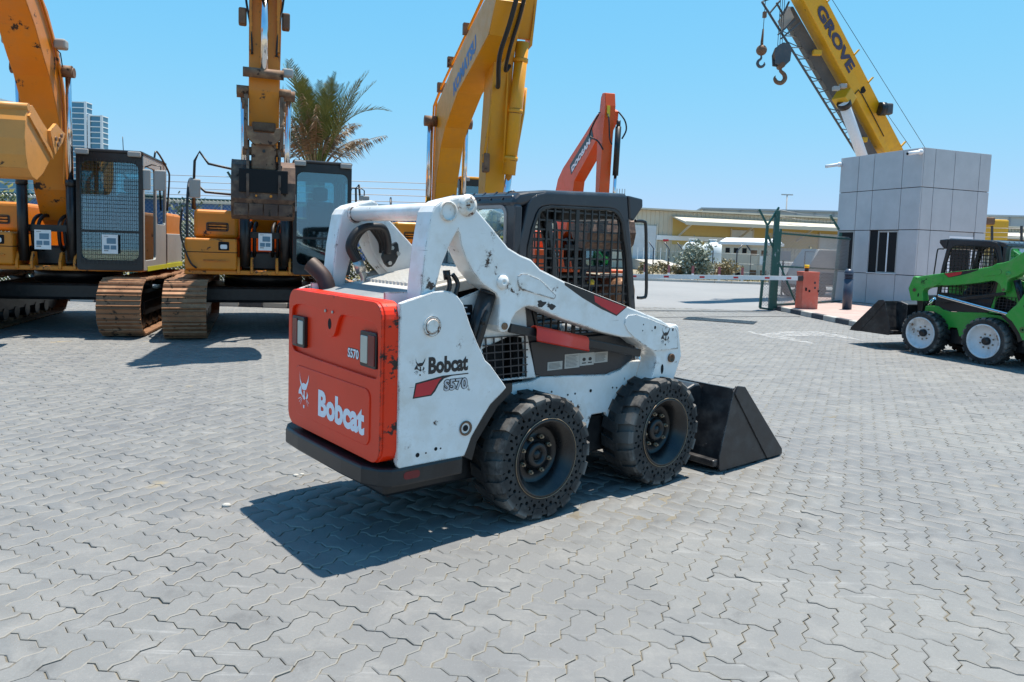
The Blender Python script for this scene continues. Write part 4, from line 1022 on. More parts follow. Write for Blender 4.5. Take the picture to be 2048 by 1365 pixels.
# ---- amber excavator at the left edge
ea = thing('excavator', 'amber crawler excavator at the left edge with mesh-guarded cab and curled bucket', 'excavator', (-7.635, 12.61, 0), R(15), 'crawler excavators')
excavator(ea, 'cat', guard=True)
fr = [(-1.05,1.75),(-1.35,2.21),(-1.46,2.76),(-1.75,3.37),(-2.03,3.78),(-2.24,3.99),(-2.55,4.35),(-2.86,4.6),(-4.2,5.15),(-6.0,5.45),(-6.1,5.75),(-4.0,5.65),(-2.75,5.15),(-2.05,4.70),(-1.60,4.20),(-1.36,3.66),(-1.18,2.69),(-.70,1.70),(-.8,1.6)]
q = MB(); q.pyz(fr, -.23, .23); bo = q.build('boom', MT['cat'], ea, .015)
for s in (-1, 1):
    cylinder(ea, (s*.33, -1.47, 1.12), (s*.33, -1.58, 3.95), .072, .44, MT['black'])
    q = MB(); q.cyl((s*.22, -1.62, 3.97), (s*.40, -1.62, 3.97), .075, n=14); q.build('cylinder_pin', MT['rustmetal'], bo)
    q = MB(); q.box(s*.25-.0, s*.25+s*.16 if s > 0 else s*.25+.0, -1.95, -1.78, 4.22, 4.36) if s > 0 else q.box(-.41, -.25, -1.95, -1.78, 4.22, 4.36); q.build('work_lamp', MT['greytrim'], bo, .03)
q = MB(); q.tube(spline([(.25, -1.55, 2.3), (.25, -1.50, 3.2), (.25, -1.62, 3.8), (.25, -2.0, 4.4), (.25, -2.8, 5.05), (.25, -4.2, 5.6)], 5), .018, 6); q.build('boom_pipe', MT['cat'], bo)
q = MB(); q.tube([(.26, -1.72, 4.05), (.30, -1.72, 4.0), (.30, -1.80, 4.18), (.26, -1.85, 4.22)], .008, 6); q.build('lamp_cable', MT['rubber'], bo)
q = MB(); q.pyz([(-3.9,3.25),(-3.6,3.4),(-6.5,5.9),(-6.9,5.6)], -.17, .17); q.build('stick', MT['cat'], ea, .012)
bu = bucket(ea, [(-3.28,3.18),(-3.44,3.14),(-3.52,2.95),(-3.55,2.72),(-3.53,2.52),(-3.47,2.36),(-3.33,2.26),(-3.18,2.23),(-2.95,2.34),(-2.64,2.58),(-2.31,2.86),(-2.22,2.95),(-2.5,2.93),(-2.76,2.94),(-2.95,3.02)], -.42, .42, MT['buck_y'])
q = MB(); q.cyl((-.43, -3.43, 3.13), (.44, -3.43, 3.13), .05, n=12); q.build('bucket_lip', MT['buck_y'], bu)
q = MB(); q.pyz([(-3.46,3.02),(-3.40,3.06),(-2.60,2.62),(-2.64,2.56)], .43, .455); q.build('wear_strip', MT['buck_y'], bu)
q = MB(); q.pyz([(-2.78,2.93),(-2.55,3.06),(-2.2,2.97),(-2.3,2.84),(-2.62,2.62)], .43, .47); q.build('side_cutter', MT['buck_y'], bu)
q = MB()
for y, z in ((-2.6, 2.85), (-2.52, 2.78), (-2.45, 2.86), (-2.38, 2.92)): q.cyl((.46, y, z), (.49, y, z), .03, n=8)
q.build('bolt', MT['rustmetal'], bu, split=True)
poster(ea, (-.11, -1.70, 1.30)); poster(ea, (.78, -1.645, 1.26), .22, .29)
for x in (1.36, 1.58): mirror(ea, (x, -1.55, 2.42), .32)
q = MB(); q.tube([(1.34, -1.45, 2.62), (1.45, -1.5, 2.66), (1.58, -1.5, 2.64), (1.58, -1.5, 2.42)], .010, 6); q.build('mirror_arm', MT['black'], ea)
q = MB(); q.tube(spline([(1.37, .05, 2.0), (1.40, .08, 2.55), (1.38, .05, 2.72), (1.30, -.4, 2.98), (1.28, -.5, 2.85)], 4), .016, 8); q.build('hand_rail', MT['black'], ea)
MB().box(1.325, 1.345, -1.3, 1.6, .985, 1.06).build('deck_stripe', paint('lime_stripe', (.55, .55, .03), .5), ea)
q = MB(); q.tube([(.98, -1.2, 2.85), (.97, -1.2, 3.10)], .006, 5); q.build('aerial', MT['black'], ea)

# ---- amber excavator with rusty bucket, second from the left
eb = thing('excavator', 'amber crawler excavator with rusty bucket hanging in front of its hose bay', 'excavator', (-4.67, 13.2, 0), R(20), 'crawler excavators')
excavator(eb, 'cat')
X = -.045
q = MB(); q.pyz([(-.85,1.65),(-1.3,2.2),(-1.5,3.2),(-1.9,4.1),(-2.5,4.9),(-3.3,5.6),(-3.2,6.0),(-2.2,5.6),(-1.35,4.6),(-.95,3.2),(-.5,1.7)], -.2, .2); bo2 = q.build('boom', MT['cat'], eb, .015)
for s in (-1, 1): cylinder(eb, (s*.30, -1.47, 1.12), (s*.33, -1.75, 3.8), .08, .34, MT['black'])
q = MB(); q.pyz([(-3.38,3.0),(-3.52,3.05),(-3.62,3.5),(-3.60,4.2),(-3.45,6.0),(-3.05,6.0),(-3.10,4.2),(-3.22,3.2)], X-.19, X+.19); sk = q.build('stick', MT['cat'], eb, .012)
for s in (-1, 1):
    MB().box(X+s*.17-.02, X+s*.17+.02, -3.66, -3.5, 4.0, 6.0).build('stick_flange', MT['cat'], sk)
    MB().box(X+s*.27-.05, X+s*.27+.05, -3.55, -3.40, 4.35, 4.56).build('hose_clamp', MT['rustmetal'], sk, .02)
    q = MB(); q.tube(spline([(X+s*.26, -3.5, 5.4), (X+s*.25, -3.52, 4.9), (X+s*.22, -3.56, 4.6), (X+s*.17, -3.64, 4.3), (X+s*.15, -3.65, 3.95)], 4), .016, 6); q.build('hydraulic_hose', MT['rubber'], sk)
    MB().box(X+s*.24-.06, X+s*.24+.06, -3.55, -3.35, 4.9, 5.7).build('pipe_guard', MT['cat'], sk, .01)
q = MB(); q.cyl((X, -3.74, 6.0), (X, -3.74, 4.72), .075, n=16); q.cyl((X, -3.74, 4.78), (X, -3.74, 4.66), .082, n=16); bc = q.build('bucket_cylinder', MT['black'], sk)
MB().cyl((X, -3.74, 4.7), (X, -3.74, 3.72), .048, n=16).build('cylinder_rod', MT['chrome'], bc)
q = MB(); q.cyl((X-.26, -3.74, 3.70), (X+.24, -3.74, 3.70), .062, n=14); q.build('cylinder_pin', MT['rustmetal'], bc)
q = MB(); q.box(X+.22, X+.36, -3.74, -3.6, 3.70, 3.80); q.build('work_lamp', MT['greytrim'], sk, .02)
for s in (-1, 1):
    q = MB(); q.cyl((X+s*.19, -3.56, 3.50), (X+s*.34, -3.56, 3.50), .06, n=12); q.build('link_pin', MT['rustmetal'], sk)
    q = MB(); q.pyz([(-3.60,3.45),(-3.72,3.42),(-3.82,3.05),(-3.80,2.72),(-3.70,2.70),(-3.66,3.05)], X+s*.22-.025, X+s*.22+.025); q.build('bucket_link', MT['rustmetal'], sk, .01)
    q = MB(); q.cyl((X+s*.235, -3.72, 3.30), (X+s*.27, -3.72, 3.30), .07, n=12); q.build('link_boss', MT['rustmetal'], sk)
q = MB(); q.prism([(X-.23,3.02),(X-.20,2.86),(X-.12,2.78),(X+.12,2.78),(X+.20,2.86),(X+.23,3.02),(X+.15,3.0),(X+.12,2.93),(X-.12,2.93),(X-.15,3.0)], lambda u, v, t_: (u, t_, v), -3.84, -3.72); q.build('h_link', MT['rustmetal'], sk, .01)
q = MB(); q.box(X-.15, X+.15, -3.60, -3.25, 2.98, 3.10); q.build('stick_nose', MT['rustmetal'], sk, .02)
q = MB(); q.box(X-.155, X+.155, -3.78, -3.40, 2.46, 2.80); qc = q.build('quick_coupler', MT['rustmetal'], eb, .02)
q = MB(); q.cyl((X, -3.78, 2.70), (X, -3.795, 2.70), .02, n=10); q.build('bolt', MT['black'], qc)
bp2 = [(-3.55,2.60),(-3.70,2.52),(-3.80,2.30),(-3.82,2.08),(-3.74,1.92),(-3.60,1.84),(-3.40,1.82),(-3.05,1.95),(-2.72,2.20),(-2.50,2.55),(-2.62,2.58),(-2.95,2.42),(-3.25,2.44)]
b2 = bucket(eb, bp2, X-.385, X+.385, MT['buck_r'])
for s in (-1, 1):
    MB().pyz([(-3.86,2.10),(-3.86,2.30),(-3.82,2.56),(-3.74,2.84),(-3.60,2.86),(-3.50,2.55),(-3.7,2.4)], X+s*.195-.018, X+s*.195+.018).build('bucket_ear', MT['buck_r'], b2, .006)
    MB().cyl((X+s*.15, -3.70, 2.70), (X+s*.26, -3.70, 2.70), .055, n=12).build('bucket_pin', MT['rustmetal'], b2)
    MB().cyl((X+s*.09, -3.832, 2.12), (X+s*.09, -3.842, 2.12), .018, n=10).build('painted_bolt', MT['cat'], b2)
for k in range(4): MB().box(X-.365+k*.184, X-.365+k*.184+.176, -3.80, -3.77, 1.86, 2.02).build('wear_plate', MT['buck_r'], b2, .01)
for k in range(3): MB().box(X+.39, X+.42, -3.70+.1*k, -3.63+.1*k, 1.95+.08*k, 2.02+.08*k).build('side_cutter', MT['greytrim'], b2)
q = MB(); q.box(X-.30, X+.30, -3.845, -3.80, 2.16, 2.46); q.build('hollow_shade', MT['darkhole'], b2, .01)  # near-black slab on the bucket back, the hollow's shade put into its colour
poster(eb, (-.10, -1.66, 1.38), .20, .27); poster(eb, (1.03, -1.612, 1.25), .21, .26)
mirror(eb, (1.56, -1.5, 2.20), .28)
q = MB(); q.tube([(1.34, -1.5, 2.40), (1.36, -1.5, 2.45), (1.52, -1.5, 2.45), (1.56, -1.5, 2.42), (1.56, -1.5, 2.2)], .010, 6); q.build('mirror_arm', MT['black'], eb)
q = MB(); q.tube([(-1.08, -1.25, 2.0), (-1.05, -1.3, 2.75), (-.98, -1.3, 2.90), (-.85, -1.3, 2.72), (-.5, -1.3, 2.66), (-.1, -1.3, 2.70)], .02, 8); q.tube([(-1.06, -1.2, 2.42), (-.9, -1.2, 2.28), (-.5, -1.2, 2.26), (-.1, -1.2, 2.26)], .02, 8); q.build('guard_rail', MT['black'], eb, split=True)
mirror(eb, (-1.05, -1.3, 2.32), .30)
q = MB(); q.tube(spline([(-1.2, -1.62, 2.0), (-1.22, -1.66, 1.6), (-1.10, -1.66, 1.2), (-1.0, -1.64, 1.08)], 5), .016, 6); q.build('loose_cable', MT['rubber'], eb)
q = MB(); q.tube([(1.70, .6, 1.9), (1.68, .6, 2.6), (1.74, .6, 2.68), (1.80, .6, 2.0)], .02, 8); q.build('hand_rail', MT['black'], eb)

# ---- golden excavator behind the loader
ec = thing('excavator', 'golden excavator with tall boom and hanging stick behind the white loader', 'excavator', (-2.0, 16.5, 0), R(17), 'crawler excavators')
excavator(ec, 'kom', detail=False, cabx=(.20, 1.22), cabz=(1.05, 2.92), cabroof=MT['kom'])
kb = [(-1.2,1.75),(-1.62,2.2),(-1.77,2.79),(-2.18,3.44),(-2.61,3.76),(-3.68,4.2),(-4.94,4.44),(-5.8,4.62),(-6.2,5.0),(-5.6,5.22),(-4.3,5.02),(-3.3,4.78),(-1.72,4.36),(-1.62,4.2),(-1.55,3.6),(-1.45,2.65),(-1.0,1.7)]
q = MB(); q.pyz(kb, -.32, .12); kbo = q.build('boom', MT['kom'], ec, .012)
q = MB(); text(q, 'KOMATSU', (-.3215, -3.35, 4.185), (0, -.972, .235), (0, .235, .972), .26, 1.75, .06); q.build('lettering', plain('blue_print', (.03, .07, .30), .4), kbo)
for s, x in ((-1, -.45), (1, .27)): cylinder(ec, (x, -1.62, 1.3), (x, -1.72, 4.0), .10, .40, MT['kom'])
q = MB()
for k, dz in ((0, .0), (1, .10)):
    q.tube([(-.36+.05*k, -1.38, 2.2), (-.36+.05*k, -1.42, 3.6), (-.34+.05*k, -1.44, 4.35+dz), (-.30+.05*k, -2.0, 4.62+dz), (-.28+.05*k, -3.4, 4.95+dz), (-.28+.05*k, -5.4, 5.36+dz)], .022, 6)
q.build('boom_pipe', MT['kom'], kbo, split=True)
for y, z in ((-1.9, 4.62), (-2.9, 4.88), (-4.2, 5.12)): MB().box(-.36, -.20, y-.05, y+.05, z-.08, z+.10).build('pipe_clamp', MT['rustmetal'], kbo)
q = MB(); q.pyz([(-5.2,5.6),(-4.95,5.75),(-4.45,4.6),(-4.2,3.2),(-4.15,1.9),(-4.35,1.75),(-4.55,1.9),(-4.75,3.2),(-5.0,4.5),(-5.7,5.9)], -.02, .30); ks = q.build('stick', MT['kom'], ec, .012)
for x in (.31, .56): MB().pyz([(-5.05,4.75),(-5.35,5.8),(-5.0,5.8),(-4.75,4.72)], x-.02, x+.02).build('stick_ear', MT['kom'], ks)
MB().pyz([(-5.02,4.85),(-5.42,5.9),(-5.32,5.9),(-4.95,4.85)], .29, .58).build('stick_web', MT['kom'], ks)
q = MB(); q.cyl((.42, -5.05, 4.78), (.30, -4.92, 2.72), .105, n=16)
for k in (.12, .5, .86): q.cyl(Vector((.42, -5.05, 4.78)).lerp(Vector((.30, -4.92, 2.72)), k), Vector((.42, -5.05, 4.78)).lerp(Vector((.30, -4.92, 2.72)), k+.03), .118, n=16)
kc = q.build('bucket_cylinder', MT['kom'], ks)
MB().cyl((.30, -4.92, 2.75), (.25, -4.80, 1.9), .055, n=14).build('cylinder_rod', MT['chrome'], kc)
q = MB(); q.tube([(.12, -4.95, 4.5), (.20, -4.98, 4.52), (.22, -4.97, 4.3), (.20, -4.95, 2.9)], .018, 6); q.tube([(.0, -4.85, 4.1), (-.02, -4.82, 3.6), (-.10, -4.80, 2.9)], .022, 6); q.tube([(.52, -4.98, 4.1), (.50, -4.95, 3.7), (.40, -4.92, 3.0)], .022, 6); q.build('stick_pipe', MT['kom'], ks, split=True)
q = MB(); q.tube(spline([(.10, -6.6, 6.2), (.02, -6.45, 5.5), (-.10, -6.2, 4.75), (-.14, -5.8, 4.35), (-.02, -5.3, 4.05), (.06, -4.95, 4.08)], 6), .035, 8); q.tube(spline([(.16, -6.6, 6.2), (.12, -6.4, 5.5), (.06, -6.15, 4.9), (.04, -5.7, 4.5), (.10, -5.25, 4.28), (.22, -5.05, 4.40)], 6), .030, 8); q.build('hydraulic_hose', MT['rubber'], ks, split=True)
MB().box(-.10, .0, -4.85, -4.7, 2.75, 3.05).build('valve_block', MT['rustmetal'], ks, .02)
bucket(ec, [(-4.4,1.75),(-4.75,1.62),(-4.95,1.3),(-4.9,1.0),(-4.6,.82),(-4.1,.85),(-3.7,1.1),(-3.55,1.45),(-3.8,1.4),(-4.2,1.5)], -.30, .58, MT['kom'])
q = MB(); q.tube([(1.24, -1.5, 2.7), (1.36, -1.5, 2.74), (1.44, -1.5, 2.7), (1.44, -1.5, 2.55), (1.30, -1.5, 2.52)], .018, 6); q.build('mirror_arm', MT['black'], ec)
mirror(ec, (1.42, -1.5, 2.45), .26)
q = MB(); q.tube(spline([(-.62, -1.7, 2.3), (-.62, -1.66, 2.1), (-.55, -1.6, 1.7)], 4), .028, 6); q.build('hydraulic_hose', MT['rubber'], ec)

# ---- orange excavator farthest back
ed = thing('excavator', 'small-looking orange excavator farthest back with its boom folded above the loader cab', 'excavator', (1.0, 20, 0), R(15), 'crawler excavators')
excavator(ed, 'doo', detail=False, cabx=(.12, .86), cabz=(1.0, 2.75))
db = [(-.55,1.7),(-1.2,2.0),(-1.64,3.01),(-1.70,3.24),(-2.62,3.74),(-3.5,4.25),(-3.72,4.40),(-3.75,4.62),(-3.5,4.72),(-3.1,4.62),(-2.23,4.25),(-.75,3.65),(-.35,3.4),(-.1,3.0),(-.1,1.7)]
q = MB(); q.pyz(db, -.25, .03); dbo = q.build('boom', MT['doo'], ed, .012)
q = MB(); q.pyz([(-1.45,3.42),(-1.32,3.66),(-2.85,4.36),(-2.95,4.16)], -.2515, -.256); pl_ = q.build('name_plate', MT['decal_black'], dbo)
q = MB(); text(q, 'DOOSAN', (-.2562, -1.52, 3.47), (0, -.915, .405), (0, .405, .915), .15, 1.38, .07); q.build('lettering', MT['decal_white'], pl_)
q = MB(); q.pyz([(-3.45,4.3),(-3.58,4.92),(-3.66,5.0),(-3.82,4.98),(-3.88,4.7),(-3.80,4.1),(-3.72,2.9),(-3.70,2.3),(-3.5,2.3),(-3.46,2.9)], -.34, -.10); ds = q.build('stick', MT['doo'], ed, .012)
MB().box(-.30, -.23, -3.89, -3.88, 4.45, 4.70).build('warning_label', plain('yellow_label', (.7, .5, .02), .5), ds)
q = MB(); q.cyl((-.05, -3.96, 4.25), (-.05, -3.90, 3.2), .065, n=14); q.cyl((-.05, -3.96, 4.38), (-.05, -3.96, 4.24), .045, n=12); dc = q.build('bucket_cylinder', MT['black'], ds)
MB().cyl((-.05, -3.90, 3.2), (-.05, -3.86, 2.5), .035, n=12).build('cylinder_rod', MT['chrome'], dc)
q = MB(); q.tube(spline([(-.38, -3.6, 4.55), (-.46, -3.5, 4.35), (-.50, -3.4, 4.1), (-.42, -3.7, 3.95), (-.34, -3.85, 3.75)], 5), .018, 6); q.tube(spline([(-.34, -3.5, 4.6), (-.28, -3.9, 4.5), (-.26, -4.0, 4.0), (-.2, -4.0, 3.85)], 5), .018, 6); q.tube(spline([(.0, -3.8, 4.6), (.12, -3.9, 4.4), (.16, -3.9, 4.2), (.05, -3.95, 4.0)], 5), .018, 6); q.build('hydraulic_hose', MT['rubber'], ds, split=True)
bucket(ed, [(-3.5,2.35),(-3.85,2.38),(-4.1,2.2),(-4.2,1.95),(-4.1,1.7),(-3.85,1.58),(-3.5,1.62),(-3.1,1.85),(-2.9,2.15),(-3.2,2.15)], -.72, .36, MT['buck_r'])
# ------------------------------------------------------------------ guard house
MT['alu'] = paint('aluminium_cladding', (.45, .465, .475), .45, .0, dirt=(.36, .33, .30), dirt_amt=.06)
MT['concrete'] = ground_mat('kerb_concrete', (.50, .48, .43), (.42, .40, .36), (.3, .28, .25), sc=4)
MT['kerb_black'] = ground_mat('kerb_black_paint', (.04, .045, .055), (.06, .065, .075), (.2, .19, .18), sc=5)
MT['kerb_white'] = ground_mat('kerb_white_paint', (.46, .45, .41), (.36, .345, .31), (.3, .28, .25), sc=5)
MT['pinkpave'] = ground_mat('pink_pavers', (.36, .25, .22), (.42, .32, .28), (.24, .18, .16), sc=5)
MT['green_post'] = paint('green_post_paint', (.012, .085, .065), .4, chip=(.35, .4, .4), chip_amt=.05)
gh = thing('guard_house', 'grey panel-clad guard house with two cctv cameras beside the gate', 'guard house', (11.77, 22.0, .12), math.atan2(1.01, 2.66))
LX, LY = 2.85, 3.23
MB().box(.04, LX-.04, .04, LY-.04, 0, 4.76).build('wall_core', MT['darkhole'], gh)
rows = [(.0, .98), (.98, 2.36), (2.36, 3.63), (3.63, 4.80)]
colsL = [0, .71, 1.81, 2.44, 3.23]; colsR = [0, .50, 1.31, 2.37, 2.85]; g_ = .010
for r_, (z0, z1) in enumerate(rows):
    for k in range(4):
        a, b = colsL[k], colsL[k+1]
        if not (r_ == 1 and k in (1, 3)): MB().box(0, .05, a+g_, b-g_, z0+g_, z1-g_).build('panel', MT['alu'], gh, .004)
        a, b = colsR[k], colsR[k+1]
        if r_ in (0, 1) and k == 2: continue
        MB().box(a+g_ if k else .051, b-g_, 0, .05, z0+g_, z1-g_).build('panel', MT['alu'], gh, .004)
    for wall in (0, 1):   # back walls
        MB().box(LX-.05, LX, .051, LY, z0+g_, z1-g_).build('panel', MT['alu'], gh) if wall else MB().box(.051, LX-.051, LY-.05, LY, z0+g_, z1-g_).build('panel', MT['alu'], gh)
def window_unit(y0, y1, z0, z1, split_):
    q = MB(); q.holed([(y0, z0), (y1, z0), (y1, z1), (y0, z1)], [[(y0+.05, z0+.05), (y1-.05, z0+.05), (y1-.05, z1-.05), (y0+.05, z1-.05)]], lambda u, v, t: (t, u, v), .03, .09)
    w = q.build('window', MT['greytrim'], gh)
    if split_: MB().box(.03, .09, (y0+y1)/2-.022, (y0+y1)/2+.022, z0+.05, z1-.05).build('mullion', MT['paper'], w)
    MB().box(.06, .066, y0+.05, y1-.05, z0+.05, z1-.05).build('pane', MT['pane'], w)
MT['pane'] = glass('dark_window_pane', (.03, .035, .045), .25)
window_unit(.72, 1.50, 1.0, 2.34, True); window_unit(2.47, 3.20, .99, 2.35, False)
MB().box(-.03, .05, .70, 1.82, .985, 1.01).build('window_sill', MT['paper'], gh)
MB().box(.041, .06, 1.50, 1.80, .99, 2.35).build('recess_panel', MT['cab'], gh)
q = MB(); q.holed([(1.33, 0), (2.35, 0), (2.35, 2.22), (1.33, 2.22)], [[(1.42, 0.01), (2.26, .01), (2.26, 2.10), (1.42, 2.10)]], lambda u, v, t: (u, t, v), .02, .08); q.build('door_frame', MT['paper'], gh)
dr = MB().box(1.42, 2.26, .05, .08, .01, 2.10).build('door', MT['greytrim'], gh)
MB().box(1.50, 1.54, .02, .05, .95, 1.15).build('handle', MT['steel'], dr)
MB().box(1.33, 2.35, .03, .06, 2.22, 2.35).build('transom_panel', MT['alu'], gh)
MB().box(0.05, LX-.05, .05, LY-.05, 4.765, 4.79).build('roof', MT['greytrim'], gh)
for (p, d, lab) in (((.0, .06, 4.66), (-.9, .15, -.18), 'white bullet cctv camera on the near corner of the guard house roof edge'), ((.0, 3.23, 4.58), (-.6, .6, -.12), 'white bullet cctv camera on the far left corner of the guard house')):
    mw = Matrix.Translation(gh.location) @ Matrix.Rotation(gh.rotation_euler.z, 4, 'Z'); pw = mw @ Vector(p)
    cc = thing('security_camera', lab, 'camera', pw, gh.rotation_euler.z, 'cctv cameras on the guard house'); d = Vector(d).normalized()
    MB().ball((-.06, 0, 0), .085, 12, 8).build('mount', MT['paper'], cc)
    q = MB(); q.cyl(Vector((-.08, 0, 0)), Vector((-.08, 0, 0)) + d*.42, .055, n=12); cb = q.build('camera_body', MT['paper'], cc)
    q = MB(); e = Vector((-.08, 0, 0)) + d*.42; q.cyl(e, e + d*.01, .045, n=12); q.build('lens', MT['darkhole'], cb)
# raised footway with black-and-white kerb
K0, K1 = gnd(1543, 619), gnd(1690, 650); kd = (K1 - K0).normalized()
KE = K0 + kd*5.2
q = MB(); q.pxy([(K0.x+.14, K0.y), (KE.x+.14, KE.y), (30, KE.y-1.0), (30, 30), (K0.x+4.8, 30)], -.02, .12); q.build('footway', MT['pinkpave'], kind='structure')
kerb = thing('kerb', 'black and white painted kerb edging the pink footway by the barrier', 'kerb', (K0.x, K0.y, 0), math.atan2(kd.y, kd.x))
nb = int(5.2/.62)
for k in range(nb):
    MB().box(k*.62+.006, (k+1)*.62-.006, .0, .14, -.02, .128).build('kerb_stone', MT['kerb_black' if k % 2 == 0 else 'kerb_white'], kerb, .02)
kd2 = Vector((30-KE.x, -1.0, 0)); kerb2 = thing('kerb', 'painted kerb turning away behind the green loader', 'kerb', (KE.x, KE.y, 0), math.atan2(kd2.y, kd2.x))
for k in range(20): MB().box(k*.62+.006, (k+1)*.62-.006, .0, .14, -.02, .128).build('kerb_stone', MT['kerb_black' if k % 2 else 'kerb_white'], kerb2, .02)
# bollard
bl_ = at(1693, 626, 20.6); bo_ = thing('bollard', 'dark blue-grey louvred bollard light in front of the guard house', 'bollard', (bl_.x, bl_.y, .12))
MT['bollard'] = paint('bollard_paint', (.035, .05, .08), .4)
q = MB(); q.cyl((0, 0, 0), (0, 0, .86), .125, n=24); q.build('post', MT['bollard'], bo_)
for k in range(3): MB().cyl((0, 0, .88+k*.045), (0, 0, .905+k*.045), .125, n=24).build('louvre', MT['bollard'], bo_)
MB().cyl((0, 0, .86), (0, 0, 1.0), .10, n=20).build('lamp_core', MT['darkhole'], bo_)
q = MB(); q.lathe([(.128, 1.01), (.128, 1.04), (.11, 1.09), (.07, 1.13), (0, 1.145)], (0, 0, 0), (0, 0, 1), 24); q.build('cap', MT['bollard'], bo_)
# barrier
bb = at(1612, 618, 20.4); br = thing('barrier_gate', 'faded red barrier box with yellow lamp and lowered white boom', 'barrier', (bb.x, bb.y, .12), R(8))
MT['barrier_red'] = paint('faded_red_paint', (.62, .12, .07), .5, chip=(.2, .05, .04), chip_amt=.03, dirt=(.55, .3, .22), dirt_amt=.3)
q = MB(); q.box(-.24, .24, -.18, .18, 0, 1.02); bx = q.build('cabinet', MT['barrier_red'], br, .012)
MB().box(-.245, .245, -.185, .185, .98, 1.03).build('lid', MT['barrier_red'], bx, .006)
for z, x, w, h in ((.50, -.16, .05, .09), (.47, -.06, .05, .06), (.47, .21, .04, .06)): MB().box(x, x+w, -.19, -.178, z, z+h).build('lock', MT['darkhole'], bx)
for z, x in ((.70, .09), (.56, .10)): MB().box(x, x+.05, -.185, -.179, z, z+.06).build('stencil_mark', MT['cab'], bx)
MB().cyl((-.05, 0, 1.03), (-.05, 0, 1.13), .055, n=14).build('lamp_base', MT['black'], br)
MB().cyl((-.05, 0, 1.13), (-.05, 0, 1.22), .065, n=14).build('beacon', plain('amber_beacon', (.8, .5, .01), .3), br)
mi = winv(br); A = at(1596, 557, 20.2); Bp = at(1200, 552, 19.3); mw = mi @ A; nb_ = mi @ Bp
q = MB(); q.beam(mw, nb_, .05, .115); arm_ = q.build('barrier_arm', paint('barrier_white', (.74, .74, .72), .45, dirt=(.4, .36, .3), dirt_amt=.2), br)
q = MB(); q.beam(mi @ at(1632, 558, 20.3), mi @ at(1594, 557, 20.2), .08, .15); q.build('arm_socket', MT['black'], br, .03)
for px in (1576, 1531, 1467, 1399, 1328, 1265):
    k = (1596-px)/396.; c = mw.lerp(nb_, k); e = (nb_-mw).normalized()
    q = MB(); q.beam(c - e*.07 + Vector((0, -.0005, 0)), c + e*.07 + Vector((0, -.0005, 0)), .054, .05); q.build('red_reflector', MT['decal_red'], arm_)
# ------------------------------------------------------------------ fences and gate
MT['wire'] = plain('galvanised_wire', (.36, .38, .38), .5, .4)
MT['wire_green'] = plain('green_wire', (.03, .09, .075), .5)
def chainlink(mb, P, U, Vv, w, h, pitch=.085, r=.0065):
    """diagonal wires filling the rectangle P + U*[0,w] + V*[0,h]"""
    P, U, Vv = Vector(P), Vector(U), Vector(Vv); n = int((w + h)/pitch)
    N_ = U.cross(Vv)
    for k in range(1, n):
        s = k*pitch
        for sgn in (1, -1):
            a0, b0 = (max(0, s-h), min(s, h)); a1, b1 = (min(s, w), max(0, s-w))
            if sgn < 0: a0, a1 = w-a0, w-a1
            A_, B_ = P + U*a0 + Vv*b0, P + U*a1 + Vv*b1
            if (A_-B_).length < .02: continue
            mb.tube([A_ + N_*.004*sgn, B_ + N_*.004*sgn], r, 3, caps=False, smooth=False)
    return mb
D_ = 21.0
gt = thing('sliding_gate', 'tall dark green gate posts with Y-shaped barbed wire arms and a narrow mesh leaf', 'gate', tuple(Vector(gnd(1544, 617)).to_tuple()))
gm = winv(gt)
def gp(px, py, d=D_): return gm @ at(px, py, d)
def gpost(px0, py0, px1, py1, w, name='post', d=D_): return MB().beam(gp(px0, py0, d), gp(px1, py1, d), w, w, (0, 1, 0)).build(name, MT['green_post'], gt, .006)
gpost(1555, 422, 1541, 619, .13); gpost(1560, 458, 1549, 617, .09); gpost(1535, 452, 1520, 616, .07)
for a in ((1535, 452, 1518, 419), (1536, 450, 1558, 415), (1535, 470, 1548, 500), (1519, 616, 1546, 620)): gpost(*a, .055, 'brace')
q = MB(); a, b, c_ = gp(1521, 612), gp(1543, 614), gp(1535, 466); chainlink(q, a, (b-a).normalized(), (c_-a).normalized(), (b-a).length, (c_-a).length); q.build('gate_mesh', MT['wire'], gt, kind='stuff')
fr_ = thing('chain_link_fence', 'dark green chain-link fence between the gate post and the guard house', 'fence', tuple(Vector(gnd(1555, 612)).to_tuple()), 0)
fm = winv(fr_)
def fp(px, py, d): return fm @ at(px, py, d)
D2 = 22.5
for a in ((1681, 466, 1665, 606),): MB().beam(fp(a[0], a[1], D2+1.5), fp(a[2], a[3], D2+1.5), .08, .08, (0, 1, 0)).build('post', MT['green_post'], fr_)
MB().beam(fp(1678, 460, D2+1.5), fp(1660, 431, D2+1.5), .06, .06).build('barbed_arm', MT['green_post'], fr_)
for a in ((1558, 467, 1700, 479), (1553, 533, 1690, 540), (1546, 610, 1680, 603)): MB().beam(fp(a[0], a[1], D_), fp(a[2], a[3], D2+1.6), .05, .05).build('rail', MT['green_post'], fr_)
MB().beam(fp(1556, 520, D_), fp(1594, 612, D_-.2), .05, .05).build('brace', MT['green_post'], fr_)
q = MB(); a, b, c_ = fp(1548, 608, D_), fp(1690, 602, D2+1.6), fp(1558, 462, D_); chainlink(q, a, (b-a).normalized(), (c_-a).normalized(), (b-a).length, (c_-a).length, .09); q.build('wire_mesh', MT['wire'], fr_, kind='stuff')
q = MB()
for k in range(3):
    a, b = fp(1552+k*3, 446-k*13, D_), fp(1676-k*7, 455-k*11, D2+1.5); q.tube([a, a.lerp(b, .5) - Vector((0, 0, .05)), b], .006, 4)
q.build('barbed_wire', MT['wire'], fr_, split=True)
